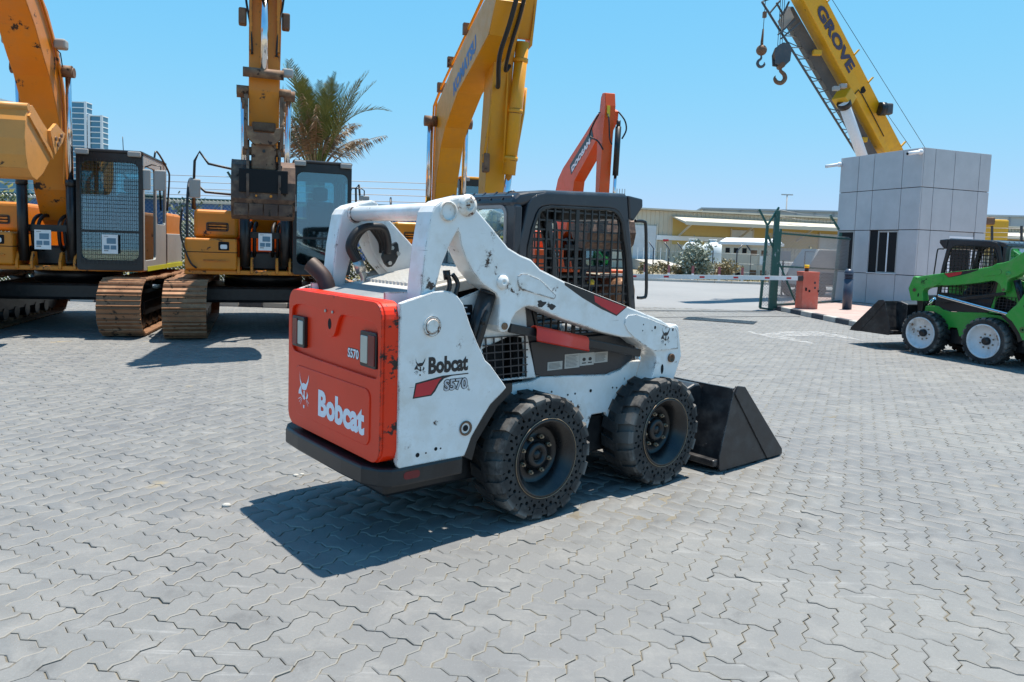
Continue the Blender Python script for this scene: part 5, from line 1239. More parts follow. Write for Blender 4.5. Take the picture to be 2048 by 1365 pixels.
# groove of the sliding gate and the thin joint in front of it
for (p0, p1, w, lab, nm, mt) in (((1180, 621), (1540, 623), .05, 'dark steel gate rail set flush across the entrance', 'gate_rail', 'cab'), ((1180, 636), (1600, 633), .02, 'thin dark joint crossing the entrance in front of the gate rail', 'ground_joint', 'kerb_black')):
    a, b = gnd(*p0, .012), gnd(*p1, .012); q = MB(); q.beam(a, b, w, .008); tag(q.build(nm, MT[mt]), lab, nm.replace('_', ' '))
a = gnd(1440, 642); dg = thing('drain_grate', 'dark slotted drain grate in the paving before the gate', 'drain', (a.x, a.y, 0), R(-24.6))
for k in range(9): MB().box(-.8, .8, -.35+k*.085, -.35+k*.085+.045, .004, .014).build('grate_bar', MT['cab'], dg)
# worn white road arrow painted on the paving
def worn_paint():
    m, N, L, B = new_mat('worn_road_paint'); N_out = N['Material Output']
    g = N.new('ShaderNodeNewGeometry'); n1 = noise(N, L, g.outputs['Position'], 7, 6, .7); n2 = noise(N, L, g.outputs['Position'], 60, 4, .7)
    k = ramp(N, L, mth(N, L, 'ADD', n1, mth(N, L, 'MULTIPLY', n2, .35)), .60, .78, 0, .55)
    t = N.new('ShaderNodeBsdfTransparent'); mx = N.new('ShaderNodeMixShader'); B.inputs['Base Color'].default_value = (.55, .55, .54, 1); B.inputs['Roughness'].default_value = .8
    L.new(k, mx.inputs[0]); L.new(t.outputs[0], mx.inputs[1]); L.new(B.outputs[0], mx.inputs[2]); L.new(mx.outputs[0], N_out.inputs[0]); return m
MT['roadpaint'] = worn_paint()
ar = [(1488, 661), (1512, 670), (1550, 677), (1600, 684), (1652, 691), (1600, 680), (1570, 673), (1640, 672), (1700, 678), (1735, 684), (1690, 672), (1640, 664), (1597, 663), (1560, 664), (1525, 668)]
AP = [gnd(x, y, .006) for x, y in ar]; c0 = sum(AP, Vector())/len(AP)
q = MB(); q.add([p - c0 for p in AP], [list(range(len(AP)))]); o = q.build('road_marking', MT['roadpaint']); o.location = c0; tag(o, 'worn white arrow painted on the paving near the gate', 'road marking')
# long fence behind the excavators
lf = thing('chain_link_fence', 'green post chain-link fence with barbed wire behind the excavators', 'fence', (-14.5, 17.6, 0), 0)
for k in range(6):
    x = k*2.55
    if k == 3: pass
    MB().box(x-.05, x+.05, -.05, .05, 0, 2.75).build('post', MT['green_post'], lf, .008)
    MB().beam((x, 0, 2.72), (x-.22, -.1, 3.12), .05, .05).build('barbed_arm', MT['green_post'], lf)
    if k in (2, 5): MB().beam((x+.05, -.02, 2.3), (x+.75, -.05, .1), .05, .05).build('brace', MT['green_post'], lf)
for z in (.12, 2.45): MB().tube([(0, 0, z), (12.8, 0, z)], .025, 8).build('rail', MT['green_post'], lf)
q = MB(); chainlink(q, (0, -.03, .1), (1, 0, 0), (0, 0, 1), 12.8, 2.35, .095, .0038); q.build('wire_mesh', MT['wire'], lf, kind='stuff')
q = MB()
for k in range(4): q.tube([(-.06*k, -.03*k, 2.55+.15*k), (12.8-.06*k, -.03*k, 2.55+.15*k)], .008, 4)
q.build('barbed_wire', MT['wire'], lf, split=True)
lk = thing('kerb', 'black and white painted kerb under the excavators along the hedge', 'kerb', (-18, 16.6, 0), 0)
for k in range(34): MB().box(k*.55+.006, (k+1)*.55-.006, 0, .14, -.02, .13).build('kerb_stone', MT['kerb_black' if k % 2 else 'kerb_white'], lk, .02)
# ------------------------------------------------------------------ planting
def leaf_mat(name, c1, c2, tr=.25):
    m, N, L, B = new_mat(name)
    g = N.new('ShaderNodeNewGeometry'); n = noise(N, L, g.outputs['Position'], 2.5, 4); n2 = noise(N, L, g.outputs['Position'], 22, 2)
    L.new(mixc(N, L, ramp(N, L, mth(N, L, 'ADD', mth(N, L, 'MULTIPLY', n, .6), mth(N, L, 'MULTIPLY', n2, .4)), .36, .64), c1, c2), B.inputs['Base Color']); B.inputs['Roughness'].default_value = .6
    return m
MT['hedge'] = leaf_mat('hedge_leaves', (.07, .085, .015), (.24, .23, .045)); MT['olive'] = leaf_mat('olive_leaves', (.05, .075, .03), (.12, .14, .06))
MT['grey_leaf'] = leaf_mat('dusty_grey_leaves', (.13, .16, .11), (.30, .33, .26)); MT['dry'] = leaf_mat('dry_shrub', (.20, .16, .08), (.34, .28, .15))
MT['palm'] = leaf_mat('palm_green', (.055, .085, .015), (.16, .18, .035)); MT['palm_dry'] = leaf_mat('palm_dry', (.17, .11, .055), (.34, .25, .15))
MT['bark'] = plain('bark', (.14, .10, .07), .9)
def leaves(mb, c, rad, n, size, seed, flat=.0):
    r = np.random.default_rng(seed); c = np.array(c)
    cl = r.normal(0, 1, (max(4, n//40), 3)); cl /= np.linalg.norm(cl, axis=1)[:, None]; cl *= (r.random((len(cl), 1))**.45)
    for k in range(n):
        p = cl[r.integers(len(cl))]*.92 + r.normal(0, .17, 3)
        p = c + p*np.array(rad)
        if p[2] < .02: continue
        a = r.normal(0, 1, 3); a /= np.linalg.norm(a); b = np.cross(a, r.normal(0, 1, 3)); b /= np.linalg.norm(b)+1e-6; s = size*(.6+.8*r.random())
        mb.add([tuple(p - a*s), tuple(p + b*s*.42), tuple(p + a*s), tuple(p - b*s*.42)], [(0, 1, 2, 3)])
    return mb
def bush(name, label, cat, loc, rad, n, size, mat, seed, group=None, stems=5):
    t = thing(name, label, cat, loc, 0, group); r = random.Random(seed)
    q = leaves(MB(), (0, 0, rad[2]*1.0), rad, n, size, seed); q.build('foliage', MT[mat], t)
    q = MB()
    for k in range(stems):
        a = r.random()*6.28; e = Vector((math.cos(a)*rad[0]*.6, math.sin(a)*rad[1]*.6, rad[2]*(1.1+.6*r.random())))
        q.tube([(0, 0, 0), e*.5 + Vector((0, 0, .05)), e], [.02*rad[2], .014*rad[2], .005], 5)
    q.build('stem', MT['bark'], t, split=True); return t
hd = MB()
for k in range(25): leaves(hd, (-15.5 + k*.5, 18.35 + .15*math.sin(k*1.7), .75), (.42, .45, .85), 420, .075, 100+k)
tag(hd.build('hedge', MT['hedge'], kind='stuff'), 'yellow-green hedge running behind the chain-link fence', 'hedge')
bush('leafy_tree', 'olive green tree between the two amber excavators beyond the fence', 'tree', (-10.6, 24, 0), (1.5, 1.2, 1.35), 2400, .10, 'olive', 5)
bush('leafy_tree', 'pale green tree at the left edge behind the amber excavator', 'tree', (-14.6, 20.0, 0), (1.0, 1.0, 1.6), 1500, .11, 'hedge', 6)
# date palm with dead lower fronds
pb = at(628, 560, 19.6); pm = thing('date_palm', 'date palm with green crown and dry hanging fronds behind the second excavator', 'palm tree', (pb.x, pb.y, 0))
hz_ = 3.35
q = MB(); q.tube([(0, 0, 0), (.02, 0, 1.5), (0, 0, hz_)], [.24, .22, .26], 12); tk = q.build('trunk', MT['bark'], pm)
def frond(az, el, L_, droop, dry, seed):
    r = random.Random(seed); q = MB(); d = Vector((math.cos(az), math.sin(az), 0)); P = []; p = Vector((0, 0, hz_-.1)) + d*.10
    n = 16; e = el
    for k in range(n+1):
        P.append(p.copy()); e -= droop/n*(.3+1.4*k/n); p = p + (d*math.cos(e) + Vector((0, 0, math.sin(e))))*(L_/n)
    q.tube(P, [.022*(1-.85*k/n) for k in range(n+1)], 4)
    side = d.cross(Vector((0, 0, 1)))
    for k in range(6, n+1):
        for j in range(3):
            t_ = (k + j/3.0)/n
            if t_ > 1: break
            i = min(n-1, int(t_*n)); b = P[i].lerp(P[i+1], t_*n-i); tan = (P[i+1]-P[i]).normalized(); up = side.cross(tan)
            for s in (-1, 1):
                if dry and r.random() < .25: continue
                l = (.42*math.sin(math.pi*min(1, .18+t_*.80))+.08)*(.8+.4*r.random())*(L_/2.6)
                sag = -.35 if dry else .22
                dr_ = (side*s*.75 + tan*(.65+.2*r.random()) + up*(sag + .3*(r.random()-.5))).normalized()
                if dry: dr_ = (dr_ + Vector((0, 0, -.55))).normalized()
                w = up.cross(dr_).normalized()*.011
                m_ = b + dr_*l*.55
                q.add([b - w, b + w, m_ + w*1.1, b + dr_*l + Vector((0, 0, -.05*l if not dry else -.25*l)), m_ - w*1.1], [(0, 1, 2, 3, 4)])
    q.build('frond', MT['palm_dry' if dry else 'palm'], pm)
rr_ = random.Random(11)
for k in range(30): frond(k*2.399 + rr_.random()*.5, R(63 + 25*rr_.random()), 2.35 + .75*rr_.random(), R(8 + 34*rr_.random()), False, k)
for k in range(24): frond(k*2.1 + rr_.random(), R(66 + 23*rr_.random()), 1.5 + .9*rr_.random(), R(15 + 70*rr_.random()), True, 50+k)
frond(R(-3), R(48), 2.15, R(40), True, 91); frond(R(8), R(82), 2.9, R(95), False, 92); frond(R(185), R(60), 1.7, R(60), True, 93)
# verge shrubs, dry grass and weeds beyond the road
p = at(1390, 556, 41.5); bush('shrub', 'tall grey-green shrub standing before the white water tanks', 'shrub', (p.x, p.y, 0), (1.05, .95, 1.12), 2600, .11, 'grey_leaf', 21)
SH = [('dry straw-coloured shrub left of the grey-green shrub', 1322, 43, .8, .55, 'dry'), ('low dusty shrub at the foot of the roller door ramp', 1297, 44, .7, .45, 'dry'), ('small dry shrub close to the left side of the grey-green shrub', 1352, 42, .5, .45, 'dry'), ('broad straw shrub right of the grey-green shrub', 1436, 43, .9, .55, 'dry'), ('dry twiggy shrub before the left wall of the utility hut', 1452, 42.5, 1.0, .62, 'dry'), ('tiny olive shrub under the grey-green shrub', 1374, 41, .45, .2, 'olive')]
for i, (lab, px, Y, r1, r2, mt) in enumerate(SH):
    p = at(px, 550, Y); bush('shrub', lab, 'shrub', (p.x, p.y, 0), (r1, r1*.8, r2), 420, .10, mt, 30+i, 'dry shrubs on the verge', 6)
def tufts():
    r = np.random.default_rng(3); q = MB()
    for k in range(5200):
        Y = 39.9 + 7*r.random(); X = (5 + 19*r.random())*Y/42; h = .10 + .22*r.random()**2; a = r.random()*6.28; lean = r.normal(0, .12, 2)
        w = .03; dx, dy = math.cos(a)*w, math.sin(a)*w
        if math.sin(X*1.9)+math.sin(Y*2.3+X) < -.2: continue
        q.add([(X-dx, Y-dy, 0), (X+dx, Y+dy, 0), (X+lean[0], Y+lean[1], h)], [(0, 1, 2)])
    return q
MT['straw'] = leaf_mat('dry_grass', (.24, .20, .08), (.36, .30, .14))
tag(tufts().build('dry_grass', MT['straw'], kind='stuff'), 'dry yellow grass along the far verge', 'grass')
sheet('verge', 2, 34, 39.4, 52, -.012, MT['sand'], kind='structure')
ve = thing('kerb', 'pale kerb along the far side of the road', 'kerb', (4, 39.2, 0), 0)
for k in range(26): MB().box(k*.9+.01, (k+1)*.9-.01, 0, .15, -.02, .13).build('kerb_stone', MT['concrete'], ve, .02)
names_ = ['leftmost', 'second', 'third', 'fourth', 'rightmost']
for i, px in enumerate((1289, 1337, 1385, 1438, 1484)):
    p = at(px, 556, 39.7); t = thing('marker_post', 'red and white marker post, %s of the five along the far kerb' % names_[i], 'marker post', (p.x, p.y, 0), 0, 'red and white marker posts along the far kerb')
    MB().box(-.055, .055, -.055, .055, 0, .45).build('post', MT['paper'], t); MB().box(-.057, .057, -.057, .057, .45, .86).build('red_band', paint('post_red', (.30, .09, .10), .5), t)
vf = thing('wire_fence', 'thin wire fence with bent-top posts among the weeds before the warehouse', 'fence', (7, 44, 0), 0)
vi = winv(vf)
for px in (1305, 1336, 1362, 1394, 1412, 1424, 1472, 1500):
    p = vi @ at(px, 545, 44 + (.6 if px in (1412, 1500) else 0)); s = 1 if px in (1412, 1472) else -1
    q = MB(); q.tube([(p.x, p.y, 0), (p.x, p.y, 1.75), (p.x + s*.30, p.y, 2.15)], .035, 6); q.build('post', MT['bollard'], vf)
q = MB()
for z in (.5, 1.0, 1.6): q.tube([(0, 0, z), (16, 0, z)], .010, 4)
q.build('wire', MT['wire'], vf, split=True)
# ------------------------------------------------------------------ buildings beyond the road
MT['cream'] = paint('cream_sheet_metal', (.55, .50, .40), .5, dirt=(.45, .38, .25), dirt_amt=.15, scale=.1)
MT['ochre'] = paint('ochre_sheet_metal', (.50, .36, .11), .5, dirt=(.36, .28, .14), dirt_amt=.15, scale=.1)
MT['door_grey'] = paint('roller_door', (.55, .58, .60), .5)
wa, wb = at(1000, 500, 62), at(2350, 500, 83); wd = wb - wa; WL = wd.length
wh = thing('warehouse', 'long cream corrugated warehouse with roller doors and a loading canopy', 'warehouse', (wa.x, wa.y, 0), math.atan2(wd.y, wd.x))
wi = winv(wh)
def wx(px, py=500):      # position along the warehouse front
    d = ray(px, py); n = Vector((-wd.y, wd.x, 0)).normalized(); t_ = (wa - CAM_P).dot(n)/d.dot(n); return (wi @ (CAM_P + d*t_))
WH = wx(1290, 420).z
MB().box(0, WL, .25, 24, 0, WH).build('wall', MT['cream'], wh)
q = MB(); q.prism([(-.3, WH+.02), (-.3, WH+.16), (12, WH+.35), (24.6, WH+.16), (24.6, WH+.02)], lambda u, v, t: (t, u, v), -.3, WL+.3); q.build('roof', MT['cream'], wh)
q = MB(); x = 0.0
while x < WL: q.box(x, x+.09, .19, .25, .02, WH-.02); x += .42
q.build('wall_rib', MT['cream'], wh, kind='stuff')
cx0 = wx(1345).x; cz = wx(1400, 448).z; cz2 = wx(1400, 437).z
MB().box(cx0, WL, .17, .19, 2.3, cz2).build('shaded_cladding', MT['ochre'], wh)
q = MB(); q.prism([(.15, cz2+.12), (.15, cz2+.02), (-2.6, cz-.18), (-2.6, cz+.02)], lambda u, v, t: (t, u, v), cx0-.2, WL); cn = q.build('canopy', MT['cream'], wh)
MB().box(cx0-.2, WL, -2.68, -2.6, cz-.25, cz+.06).build('canopy_fascia', MT['cream'], cn)
for k in range(7):
    x = cx0 + .6 + k*6.2; MB().beam((x, .15, cz-1.2), (x, -2.4, cz-.05), .12, .16).build('canopy_bracket', MT['cream'], cn)
for a, b, zt, s in ((1266, 1312, 450, .0), (1463, 1505, 460, .0), (1640, 1690, 468, 0)):
    x0, x1 = wx(a).x, wx(b).x; z1 = wx(a, zt).z
    dd = MB().box(x0, x1, .10, .165, .9, z1).build('roller_door', MT['door_grey'], wh)
    for k in range(int((z1-.9)/.30)): MB().box(x0+.02, x1-.02, .085, .10, .9+k*.30, .9+k*.30+.24).build('door_slat', MT['door_grey'], dd)
    for xx in (x0-.12, x1): MB().box(xx, xx+.12, .05, .168, .6, z1+.12).build('door_jamb', MT['cream'], wh)
MB().box(wx(1312).x, wx(1460).x, -.02, .17, wx(1400, 483).z, wx(1400, 474).z).build('wall_band', MT['paper'], wh)
MB().box(wx(1325).x, wx(1336).x, -.04, -.021, wx(1330, 483).z, wx(1330, 479).z).build('red_mark', MT['decal_red'], wh)
q = MB(); q.pyz([(-7, 0), (-7, .25), (.05, .95), (.05, 0)], wx(1262).x, wx(1316).x); q.build('loading_ramp', MT['concrete'], wh)
q = MB()
for k in range(6): q.box(wx(1266).x + k*.55, wx(1266).x + k*.55+.04, -1.0, -.96, .8, 1.9)
q.build('ramp_rail_post', MT['paper'], wh, split=True)
# big grey shed far behind
MT['grey_sheet'] = paint('grey_sheet_metal', (.33, .37, .39), .5, scale=.06)
ga, gb_ = at(1405, 440, 112), at(2300, 440, 104); gdv = gb_ - ga
gs = thing('grey_shed', 'large grey sheet-metal shed rising behind the cream warehouse', 'shed', (ga.x, ga.y, 0), math.atan2(gdv.y, gdv.x))
gz = at(1410, 419, 112).z
MB().box(0, gdv.length, 0, 30, 0, gz).build('wall', MT['grey_sheet'], gs)
for k in range(26): MB().box(k*2.7, k*2.7+.22, -.14, 0, 0, gz+.05).build('pilaster', paint('grey_pilaster', (.24, .27, .29), .5) if k == 0 else bpy.data.materials['grey_pilaster'], gs)
MB().box(-.3, gdv.length, -.3, 30.3, gz, gz+.25).build('roof', MT['grey_sheet'], gs)
# utility hut and water tanks
ha = at(1441, 545, 45.5); hb_ = at(1541, 545, 44.0); hd_ = hb_-ha; HLn = hd_.length
hut = thing('utility_hut', 'small cream utility hut with flat overhanging roof and vent openings', 'hut', (ha.x, ha.y, 0), math.atan2(hd_.y, hd_.x))
MT['hutwall'] = paint('hut_plaster', (.58, .53, .44), .7, dirt=(.42, .34, .24), dirt_amt=.2)
MB().box(0, HLn, 0, 2.6, 0, 2.15).build('wall', MT['hutwall'], hut)
MB().box(-.18, HLn+.18, -.2, 2.8, 2.15, 2.33).build('roof', MT['paper'], hut); q = MB(); q.prism([(-.2, 2.33), (2.8, 2.33), (1.3, 2.6)], lambda u, v, t: (t, u, v), -.1, HLn+.1); q.build('roof_ridge', MT['paper'], hut)
for k in range(2):
    dd = MB().box(HLn*(.56+.20*k), HLn*(.56+.20*k)+HLn*.18, -.03, -.002, .1, 2.0).build('door', MT['hutwall'], hut)
    for z in (.35, 1.55): MB().box(HLn*(.60+.20*k), HLn*(.60+.20*k)+.36, -.04, -.028, z, z+.30).build('vent', MT['rustmetal'], dd)
for k in range(3): MB().box(HLn*(.08+.17*k), HLn*(.08+.17*k)+.26, -.02, -.002, 1.65, 1.95).build('window', MT['darkhole'], hut)
for k in range(2): MB().box(HLn*(.30-.22*k), HLn*(.30-.22*k)+.3, -.02, -.002, .3, .6).build('vent', MT['darkhole'], hut)
MB().box(HLn*.78, HLn*.78+.28, -.045, -.032, .95, 1.5).build('warning_notice', MT['paper'], hut)
for i, (px, r_, lab) in enumerate(((1384, .75, 'white domed water tank half hidden by the grey-green shrub'), (1424, .86, 'white domed water tank next to the utility hut'))):
    p = at(px, 520, 50.5); t = thing('water_tank', lab, 'water tank', (p.x, p.y, 0), 0, 'white water tanks beside the hut')
    q = MB(); q.lathe([(r_, 0), (r_, .3), (r_*1.02, .35), (r_, .4), (r_, .85), (r_*1.02, .9), (r_, .95), (r_, 1.55), (r_*.9, 1.95), (r_*.6, 2.25), (.25, 2.36), (.25, 2.46), (0, 2.48)], (0, 0, 0), (0, 0, 1), 28); q.build('tank_shell', plain('tank_white', (.66, .68, .66), .4), t)
    MB().cyl((0, 0, 2.46), (0, 0, 2.53), .28, n=18).build('lid', MT['paper'], t)
# grey machines parked behind the gate fence
for i, (px, Y, s, lab) in enumerate(((1645, 27.5, 1.0, 'grey machine with sloping hood parked behind the mesh fence next to the guard house'), (1588, 29, .72, 'smaller grey machine behind the barrier box and mesh fence'))):
    p = at(px, 560, Y); t = thing('parked_machine', lab, 'machine', (p.x, p.y, 0), R(6)); 
    q = MB(); q.pxz([(-1.0*s, .5*s), (-1.05*s, 1.05*s), (-.55*s, 1.85*s), (.75*s, 1.85*s), (.95*s, 1.2*s), (.95*s, .5*s)], -.7, .7); q.build('body', MT['greytrim'], t, .04)
    MB().pxz([(.05*s, 1.25*s), (.15*s, 1.80*s), (.9*s, 1.80*s), (1.0*s, 1.3*s)], -.72, -.69).build('side_grille', MT['cab'], t)
    MB().box(-.9*s, .9*s, -.72, -.695, .55*s, 1.0*s).build('skirt', MT['cab'], t)
    for x in (-.6, .55):
        q = MB(); q.lathe([(.1, 0), (.28, -.02), (.36, .02), (.38, .12), (.36, .22)], (x*s, -.78, .38), (0, 1, 0), 18); q.build('wheel', MT['rubber'], t)
    q = MB(); q.tube([(-.95*s, -.4, 1.2*s), (-.95*s, -.4, 1.75*s), (-.5*s, -.4, 1.75*s)], .02, 6); q.build('hand_rail', MT['cab'], t)
sg = at(1568, 512, 28); t = thing('sign_board', 'plain grey board above the smaller grey machine behind the fence', 'board', (sg.x, sg.y, 0))
MB().box(-.26, .26, 0, .03, sg.z-.17, sg.z+.18).build('board', MT['greytrim'], t); MB().box(-.03, .03, .03, .07, 0, sg.z).build('post', MT['cab'], t)
for i, (px, py, Y, r_) in enumerate(((1625, 500, 33, .30), (1651, 505, 33, .22), (1683, 500, 34, .35))):
    p = at(px, py, Y); bush('shrub', ['yellow-green treetop left of the grey machine behind the fence', 'slim yellow-green shrub above the grey machine', 'yellow-green shrub close to the guard house window'][i], 'shrub', (p.x, p.y, 0), (r_, r_, p.z*.55), 260, .10, 'hedge', 70+i, 'shrubs behind the mesh fence', 3)
# lamp mast and aerial tower
p = at(1572, 430, 118); t = thing('light_mast', 'thin floodlight mast rising behind the grey shed', 'light mast', (p.x, p.y, 0)); z = at(1572, 391, 118).z
q = MB(); q.tube([(0, 0, 0), (0, 0, z)], [.16, .10], 6); q.build('mast', MT['greytrim'], t); MB().box(-.9, .9, -.12, .12, z, z+.18).build('lamp_bar', MT['greytrim'], t)
p = at(1240, 430, 170); t = thing('aerial_tower', 'small aerial tower peeking above the loader cab roof', 'tower', (p.x, p.y, 0)); z = at(1240, 378, 170).z
MB().tube([(0, 0, 0), (0, 0, z-1.2)], [.3, .2], 6).build('mast', MT['greytrim'], t)
for k in range(4): MB().box(-1.0+k*.6, -.86+k*.6, -.1, .1, z-1.6, z).build('aerial', MT['greytrim'], t)
MB().box(-1.05, .98, -.1, .1, z-1.3, z-1.1).build('cross_bar', MT['greytrim'], t)
# left skyline
MT['blue_wall'] = paint('blue_shed_wall', (.035, .10, .26), .5, scale=.1)
sa, sb = at(300, 440, 62), at(900, 440, 62); t = thing('blue_shed', 'long low blue shed with sand roof edge on the left skyline', 'shed', (sa.x-14, sa.y, 0)); z = at(420, 400, 62).z
MB().box(0, sb.x-sa.x+14, 0, 12, 0, z-.35).build('wall', MT['blue_wall'], t); MB().box(-.3, sb.x-sa.x+14.3, -.3, 12.3, z-.35, z).build('roof', MT['cream'], t)
for k in range(10): MB().box(2+k*3.6, 2.12+k*3.6, -.08, 0, 0, z-.35).build('wall_post', MT['grey_sheet'], t)
MT['tower_glass'] = plain('tower_glass', (.10, .22, .30), .15, .3)
for i, (a, b, zt, lab) in enumerate(((132, 174, 203, 'taller glass tower block with white floor bands on the left skyline'), (178, 206, 231, 'shorter glass tower block on the right of the skyline pair'))):
    pa, pb_ = at(a, 300, 240), at(b, 300, 240); z = at(a, zt, 240).z; t = thing('tower_block', lab, 'tower', (pa.x, pa.y, 0), 0, 'glass tower blocks on the left skyline')
    w = pb_.x-pa.x; MB().box(0, w, 0, 3, 0, z).build('wall', MT['tower_glass'], t)
    for k in range(26):
        if z - k*1.75 < 2: break
        MB().box(-.1, w+.1, -.3, 3.1, z-k*1.75-.28, z-k*1.75).build('floor_band', MT['paper'], t)
    for x in (-.15, w-.6): MB().box(x, x+.8, -.4, -.2, 0, z+.1).build('corner_pier', MT['paper'], t)
pa = at(-40, 300, 230); z = at(10, 196, 230).z; t = thing('white_hall', 'white-roofed hall at the far left of the skyline', 'building', (pa.x, pa.y, 0)); w = at(46, 300, 230).x - pa.x
MB().box(0, w, 0, 20, 0, z-2).build('wall', MT['tower_glass'], t); q = MB(); q.prism([(-1, z-2), (w+.5, z-2.6), (w+.5, z-1.8), (w*.4, z), (-1, z)], lambda u, v, tt: (u, tt, v), -.5, 20); q.build('roof', MT['paper'], t)
# ------------------------------------------------------------------ green loader with its driver
MT['green'] = paint('green_machine_paint', (.035, .34, .045), .38, chip=(.02, .03, .02), chip_amt=.045, dirt=(.25, .27, .15), dirt_amt=.25, coat=.2, edge=.012)
gl = thing('skid_steer_loader', 'bright green skid-steer loader with white rims and a driver at the right edge', 'skid loader', (7.59, 11.40, 0), R(113.6))
build_loader(gl, mirror=True, body='green', tail='green', white_rims=True, cover=False, bucket_lift=.24, deco=False, arm_rot=R(7))
yl = 2*YC + .735
q = MB(); text(q, 'S530', (-.55, yl+.0005, .80), (-1, 0, 0), V3, .085, .20, .09, .0006); q.build('lettering_outline', MT['decal_black'], gl)
q = MB(); text(q, 'S530', (-.556, yl+.0005, .806), (-1, 0, 0), V3, .073, .188, .03, .0018); q.build('lettering', MT['decal_white'], gl)
q = MB(); catlogo(q, (-.52, yl+.0005, .90), (-1, 0, 0), V3, .10, .11); q.build('cat_emblem', MT['decal_black'], gl)
q = MB(); catlogo(q, (1.20, 2*YC+.7075, 1.15), (-1, 0, 0), V3, .105, .12); q.build('cat_emblem', MT['decal_black'], gl)
MT['skin'] = plain('skin', (.30, .17, .11), .55); MT['hair'] = plain('dark_cap', (.012, .012, .014), .8); MT['shirt'] = plain('dark_work_shirt', (.035, .045, .07), .85); MT['trousers'] = plain('dark_trousers', (.03, .032, .04), .85)
pr = thing('person', 'driver in dark cap and dark shirt seated inside the green loader cab', 'person', gl.location, gl.rotation_euler.z)
def skin_body(name, J, E_, rad, mat, parent, lv=2):
    me = bpy.data.meshes.new(name); me.from_pydata([tuple(j) for j in J], E_, []); me.materials.append(mat)
    o = bpy.data.objects.new(name, me); COL.objects.link(o); o.parent = parent
    sk_ = o.modifiers.new('skin', 'SKIN'); o.modifiers.new('sub', 'SUBSURF').levels = lv; o.modifiers['sub'].render_levels = lv
    if not me.skin_vertices: me.attributes  # layer appears with the modifier below
    lay = me.skin_vertices[0].data if len(me.skin_vertices) else None
    if lay is not None:
        for i, r_ in enumerate(rad): lay[i].radius = r_ if isinstance(r_, tuple) else (r_, r_)
        lay[0].use_root = True
    for p_ in me.polygons: p_.use_smooth = True
    sk_.use_smooth_shade = True
    return o
def limb(mb, pts, rs, n=12): return mb.tube(spline(pts, 5), list(np.interp(np.linspace(0, 1, (len(pts)-1)*5+1), np.linspace(0, 1, len(rs)), rs)), n)
hx, hy, hz2 = .26, YC, 1.58
b = MB()     # one continuous seated body: lofted torso with limbs rooted inside it
b.lathe([(.02, -.02), (.15, .0), (.175, .08), (.165, .2), (.185, .34), (.175, .44), (.12, .50), (.062, .53), (.055, .60), (.03, .64)], (hx-.08, hy, 1.0), (.10, 0, 1), 20)
for s in (-1, 1):
    limb(b, [(hx-.06, hy+s*.15, 1.42), (hx-.02, hy+s*.22, 1.30), (hx+.06, hy+s*.25, 1.16), (hx+.20, hy+s*.25, 1.20), (hx+.33, hy+s*.26, 1.30)], [.065, .058, .05, .044, .032])
    limb(b, [(hx-.08, hy+s*.09, 1.04), (hx+.15, hy+s*.11, 1.10), (hx+.38, hy+s*.13, 1.08), (hx+.44, hy+s*.13, .88), (hx+.42, hy+s*.13, .68)], [.095, .085, .068, .055, .042])
bd = b.build('body', MT['shirt'], pr)
for s in (-1, 1):
    h = MB(); c = Vector((hx+.35, hy+s*.26, 1.315)); h.ball(c, .04, 10, 7, (1.1, .6, .9))
    for k in range(4): h.tube([c + Vector((.02, .0, .028-.019*k)), c + Vector((.055, -.012*s, .030-.019*k)), c + Vector((.062, -.035*s, .028-.019*k)), c + Vector((.04, -.045*s, .026-.019*k))], [.0095, .009, .008, .006], 6)
    h.tube([c + Vector((-.01, -.01*s, .03)), c + Vector((.015, -.03*s, .05)), c + Vector((.035, -.04*s, .052))], [.011, .010, .007], 6); h.build('hand', MT['skin'], pr)
    f = MB(); f.box(hx+.36, hx+.60, hy+s*.13-.045, hy+s*.13+.045, .62, .70); f.build('shoe', MT['hair'], pr, .02)
h = MB(); h.ball((hx+.01, hy, hz2+.03), .1, 18, 14, (.98, .78, 1.18)); h.ball((hx+.075, hy, hz2-.04), .055, 12, 8, (.8, .85, 1.0))
h.tube([(hx+.095, hy, hz2+.03), (hx+.122, hy, hz2-.005), (hx+.10, hy, hz2-.02)], [.010, .015, .010], 8)
for s in (-1, 1): h.ball((hx+.0, hy+s*.078, hz2+.02), .03, 8, 6, (.7, .35, 1)); 
h.build('head', MT['skin'], pr)
for s in (-1, 1): MB().ball((hx+.092, hy+s*.032, hz2+.035), .011, 8, 6).build('eye', MT['decal_black'], pr)
MB().box(hx+.108, hx+.114, hy-.022, hy+.022, hz2-.062, hz2-.056).build('mouth', MT['decal_red'], pr)
c = MB(); c.lathe([(.090, .0), (.098, .03), (.093, .075), (.06, .11), (0, .122)], (hx+.0, hy, hz2+.05), (-.1, 0, 1), 20); c.pxy(smoothpoly([(hx+.06, hy-.075), (hx+.175, hy-.05), (hx+.175, hy+.05), (hx+.06, hy+.075)], 2), hz2+.058, hz2+.066); c.lathe([(.086, -.03), (.09, .02)], (hx-.012, hy, hz2+.03), (0, 0, 1), 18); c.build('cap', MT['hair'], pr)

